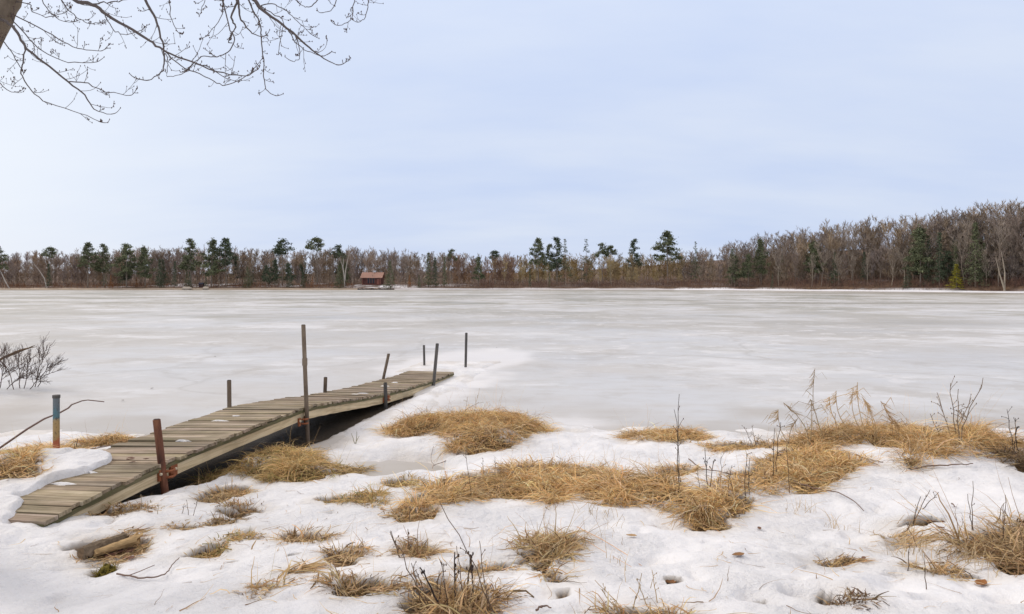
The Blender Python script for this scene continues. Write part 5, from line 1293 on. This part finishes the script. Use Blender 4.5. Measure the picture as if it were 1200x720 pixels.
# ------------------------------------------------------------------ the bare tree overhead at the left
tree = empty('overhanging_tree', PY(-120, 618, 5.0)); tl = np.array(tree.location)
tag(tree, 'bare budding tree leaning in from the upper left corner', 'tree')
def tpart(m, name, mt, parent=None, smooth=False):
    o = m.build(name, mt, parent or tree, smooth, loc=tl); o.location = (0, 0, 0); return o
base = tl.copy(); base[2] = float(HS(base[0], base[1])) - .2
tp = smoothpath([base, PY(-118, 400, 5.0), PY(-95, 240, 5.0), PY(-60, 110, 5.0), PY(-17, 30, 5.0), PY(6, -14, 5.0), PY(50, -110, 5.0), PY(90, -240, 5.1), PY(120, -420, 5.2)], 6)
m = MB(); m.tube(tp, np.interp(np.arange(len(tp)), [0, 3, 14, 24, 30, 48], [.25, .20, .155, .135, .125, .05]), 20)
v = m.v[0]; k = np.repeat(np.arange(len(tp)), 20)
m.v[0] = tp[k] + (v - tp[k]) * (1 + .05 * nr.normal(size=(len(v), 1)))
tpart(m, 'trunk', M_BARK, None, True)
def twig(m, q, dr, L, rad, lvl):
    up = np.array([rnd.gauss(0, .2), rnd.gauss(0, .2), .9]); n = 5; p = [q]; dcur = unit(dr)
    for i in range(n):
        dcur = unit(dcur + up * .16 + rv() * .16); p.append(p[-1] + dcur * L / n)
    p = np.array(p); m.tube(p, np.linspace(rad, rad * .65, n + 1), 4)
    m.blob(p[-1], (.0030, .0030, .006), (.8, .6, .55), 5, 4)
    for i in range(1, n + 1):
        if lvl > 0 and rnd.random() < .62:
            dd = unit(dcur * .5 + rv() * .9 + np.array([0, 0, .35])); l = L * rnd.uniform(.2, .42)
            if lvl > 1 and rnd.random() < .35: twig(m, p[i], dd, l, rad * .85, lvl - 1)
            else:
                e = p[i] + dd * l; m.tube([p[i], (p[i] + e) / 2 + (0, 0, -.08 * l), e], [rad * .8, rad * .7, rad * .6], 4); m.blob(e, (.0028, .0028, .0055), (.8, .6, .55), 5, 4)
def limb(px, ya, yb, w0, w1, twl=26, sp=17, parent=None, name='branch', twigs=True):
    """px: measured points of the branch; ya..yb the distance at its two ends; w0, w1 widths in px of the photograph"""
    ys = np.linspace(ya, yb, len(px)); p = smoothpath([PY(u, v, y) for (u, v), y in zip(px, ys)], 4); n = len(p)
    p[1:-1] += nr.normal(size=(n - 2, 3)) * .003
    m = MB(); sc = (ya + yb) / 2 / F; m.tube(p, np.linspace(w0 * .8, w1 * .75, n) * sc / 2, 6)
    seg = np.linalg.norm(np.diff(p, axis=0), axis=1); cum = np.concatenate([[0], np.cumsum(seg)]); s_ = sp * sc * rnd.uniform(.4, 1)
    if twigs:
        while s_ < cum[-1]:
            i = min(int(np.searchsorted(cum, s_)) - 1, n - 2); i = max(i, 0); q = p[i] + (p[i + 1] - p[i]) * ((s_ - cum[i]) / seg[i]); dr = unit(p[i + 1] - p[i])
            side = unit(np.cross(dr, rv())); twig(m, q, unit(dr * .9 + side * .9), twl * sc * rnd.uniform(.4, 1.3), max(w1 * .6, .55) * sc / 2, 2 if rnd.random() < .4 else 1)
            s_ += sp * sc * rnd.uniform(.6, 1.6)
        twig(m, p[-1], unit(p[-1] - p[-2]), twl * sc * .7, w1 * sc / 2, 2)
    return tpart(m, name, M_TWIG, parent)
limb([(12, -20), (60, -60), (130, -75), (210, -60), (270, -30), (290, -8), (301, 4), (312, 16), (337, 33), (358, 52), (375, 66), (394, 76)], 5.0, 4.6, 10, 1.2, 26, 22)     # the high limb that comes down over the water
limb([(20, -45), (50, -18), (85, 0), (108, 5), (125, 18), (155, 35), (175, 48), (193, 60), (228, 74), (262, 87), (290, 89)], 5.0, 4.3, 7, 1.2, 24, 22)
limb([(140, -74), (158, -30), (170, 0), (180, 18), (186, 33), (191, 55), (192, 75), (187, 87), (175, 94)], 4.9, 4.5, 5, 1.2, 22, 20)
limb([(-6, 20), (8, 27), (20, 38), (30, 57), (50, 72), (80, 96), (100, 112), (110, 129), (130, 134)], 4.95, 4.6, 5, 1.0, 24, 18)
limb([(29, 56), (27, 74), (25, 86), (35, 103), (50, 118), (85, 130), (115, 142)], 4.9, 4.6, 2.2, 1.0, 18, 22)
limb([(80, 96), (100, 97), (115, 104), (127, 108), (152, 112)], 4.7, 4.6, 1.8, 1.0, 20, 16)
limb([(5, 12), (45, 32), (75, 50), (95, 58), (118, 60)], 5.0, 4.7, 2, 1.0, 22, 18)
limb([(8, 14), (30, 40), (50, 60), (80, 73), (112, 73)], 5.0, 4.7, 1.8, 1.0, 18, 18)
limb([(14, 2), (35, 5), (38, 14), (58, 20), (76, 15)], 5.0, 4.8, 1.6, .9, 18, 15)
limb([(40, -25), (52, 5), (65, 20), (85, 26)], 5.0, 4.8, 1.6, .9, 16, 14)
limb([(60, -30), (75, 5), (90, 20), (102, 27), (114, 27)], 5.0, 4.8, 1.6, .9, 16, 14)
limb([(108, 5), (122, 3), (140, 2), (155, -4)], 4.8, 4.7, 2, 1.2, 20, 12)
limb([(123, 15), (126, 25), (135, 36), (148, 41), (162, 37)], 4.75, 4.6, 1.5, .9, 18, 14)
limb([(-14, 45), (5, 50), (18, 70), (27, 84)], 5.0, 4.9, 1.8, 1.0, 18, 16)
limb([(-20, 75), (0, 98), (10, 107), (20, 108)], 5.0, 4.9, 1.5, .9, 16, 14)
limb([(200, -64), (199, -5), (200, 20), (207, 36)], 4.8, 4.7, 1.8, .9, 18, 14)
limb([(215, -60), (232, -10), (240, -2), (236, 12)], 4.8, 4.7, 1.5, .9, 16, 12)
limb([(255, -40), (261, 0), (259, 22), (246, 38)], 4.8, 4.7, 1.8, .9, 18, 18)
limb([(258, -38), (262, 5), (270, 35), (275, 47), (266, 62), (250, 67), (238, 66), (227, 74)], 4.8, 4.5, 2.0, 1.2, 26, 14)
limb([(268, -32), (278, 0), (275, 8), (272, 25), (276, 32), (271, 40)], 4.8, 4.75, 4.5, 1.5, 16, 30)
limb([(272, -30), (279, 4), (281, 18), (287, 30), (296, 40), (308, 43)], 4.8, 4.7, 3.6, 1.2, 18, 22)
limb([(284, -14), (296, 12), (304, 26), (306, 45), (309, 70), (310, 95), (313, 107), (322, 112)], 4.85, 4.6, 2.4, 1.0, 16, 17)
limb([(337, 33), (347, 50), (360, 60), (378, 66)], 4.75, 4.6, 1.6, 1.0, 20, 13)
limb([(345, 40), (351, 55), (351, 69), (343, 72)], 4.75, 4.7, 1.4, .9, 14, 18)
limb([(303, 6), (322, 18), (330, 22), (332, 30), (328, 50)], 4.85, 4.7, 1.6, .9, 20, 12)
limb([(305, 8), (318, 4), (335, 12), (348, 25), (362, 38)], 4.85, 4.7, 1.6, .9, 20, 14)
limb([(300, -30), (345, -40), (372, -12), (370, 3), (360, 9), (353, 6)], 4.9, 4.8, 2.4, .9, 14, 16)
limb([(345, -40), (390, -28), (395, -5), (390, 10), (379, 15)], 4.9, 4.8, 2.0, .9, 14, 16)
limb([(380, -32), (412, -20), (414, 8), (410, 24), (397, 30)], 4.85, 4.75, 1.8, .9, 14, 16)
limb([(395, -26), (425, -14), (431, 5), (428, 20), (421, 26)], 4.85, 4.75, 1.8, .9, 16, 12)
limb([(193, 60), (213, 78), (240, 90), (258, 99), (268, 99), (290, 88), (300, 78)], 4.5, 4.4, 1.8, .9, 18, 18)
limb([(192, 62), (196, 66), (196, 80), (196, 90), (210, 88)], 4.5, 4.5, 1.3, .9, 14, 14)
limb([(228, 74), (245, 80), (262, 90), (275, 95)], 4.45, 4.35, 1.6, .9, 16, 12)
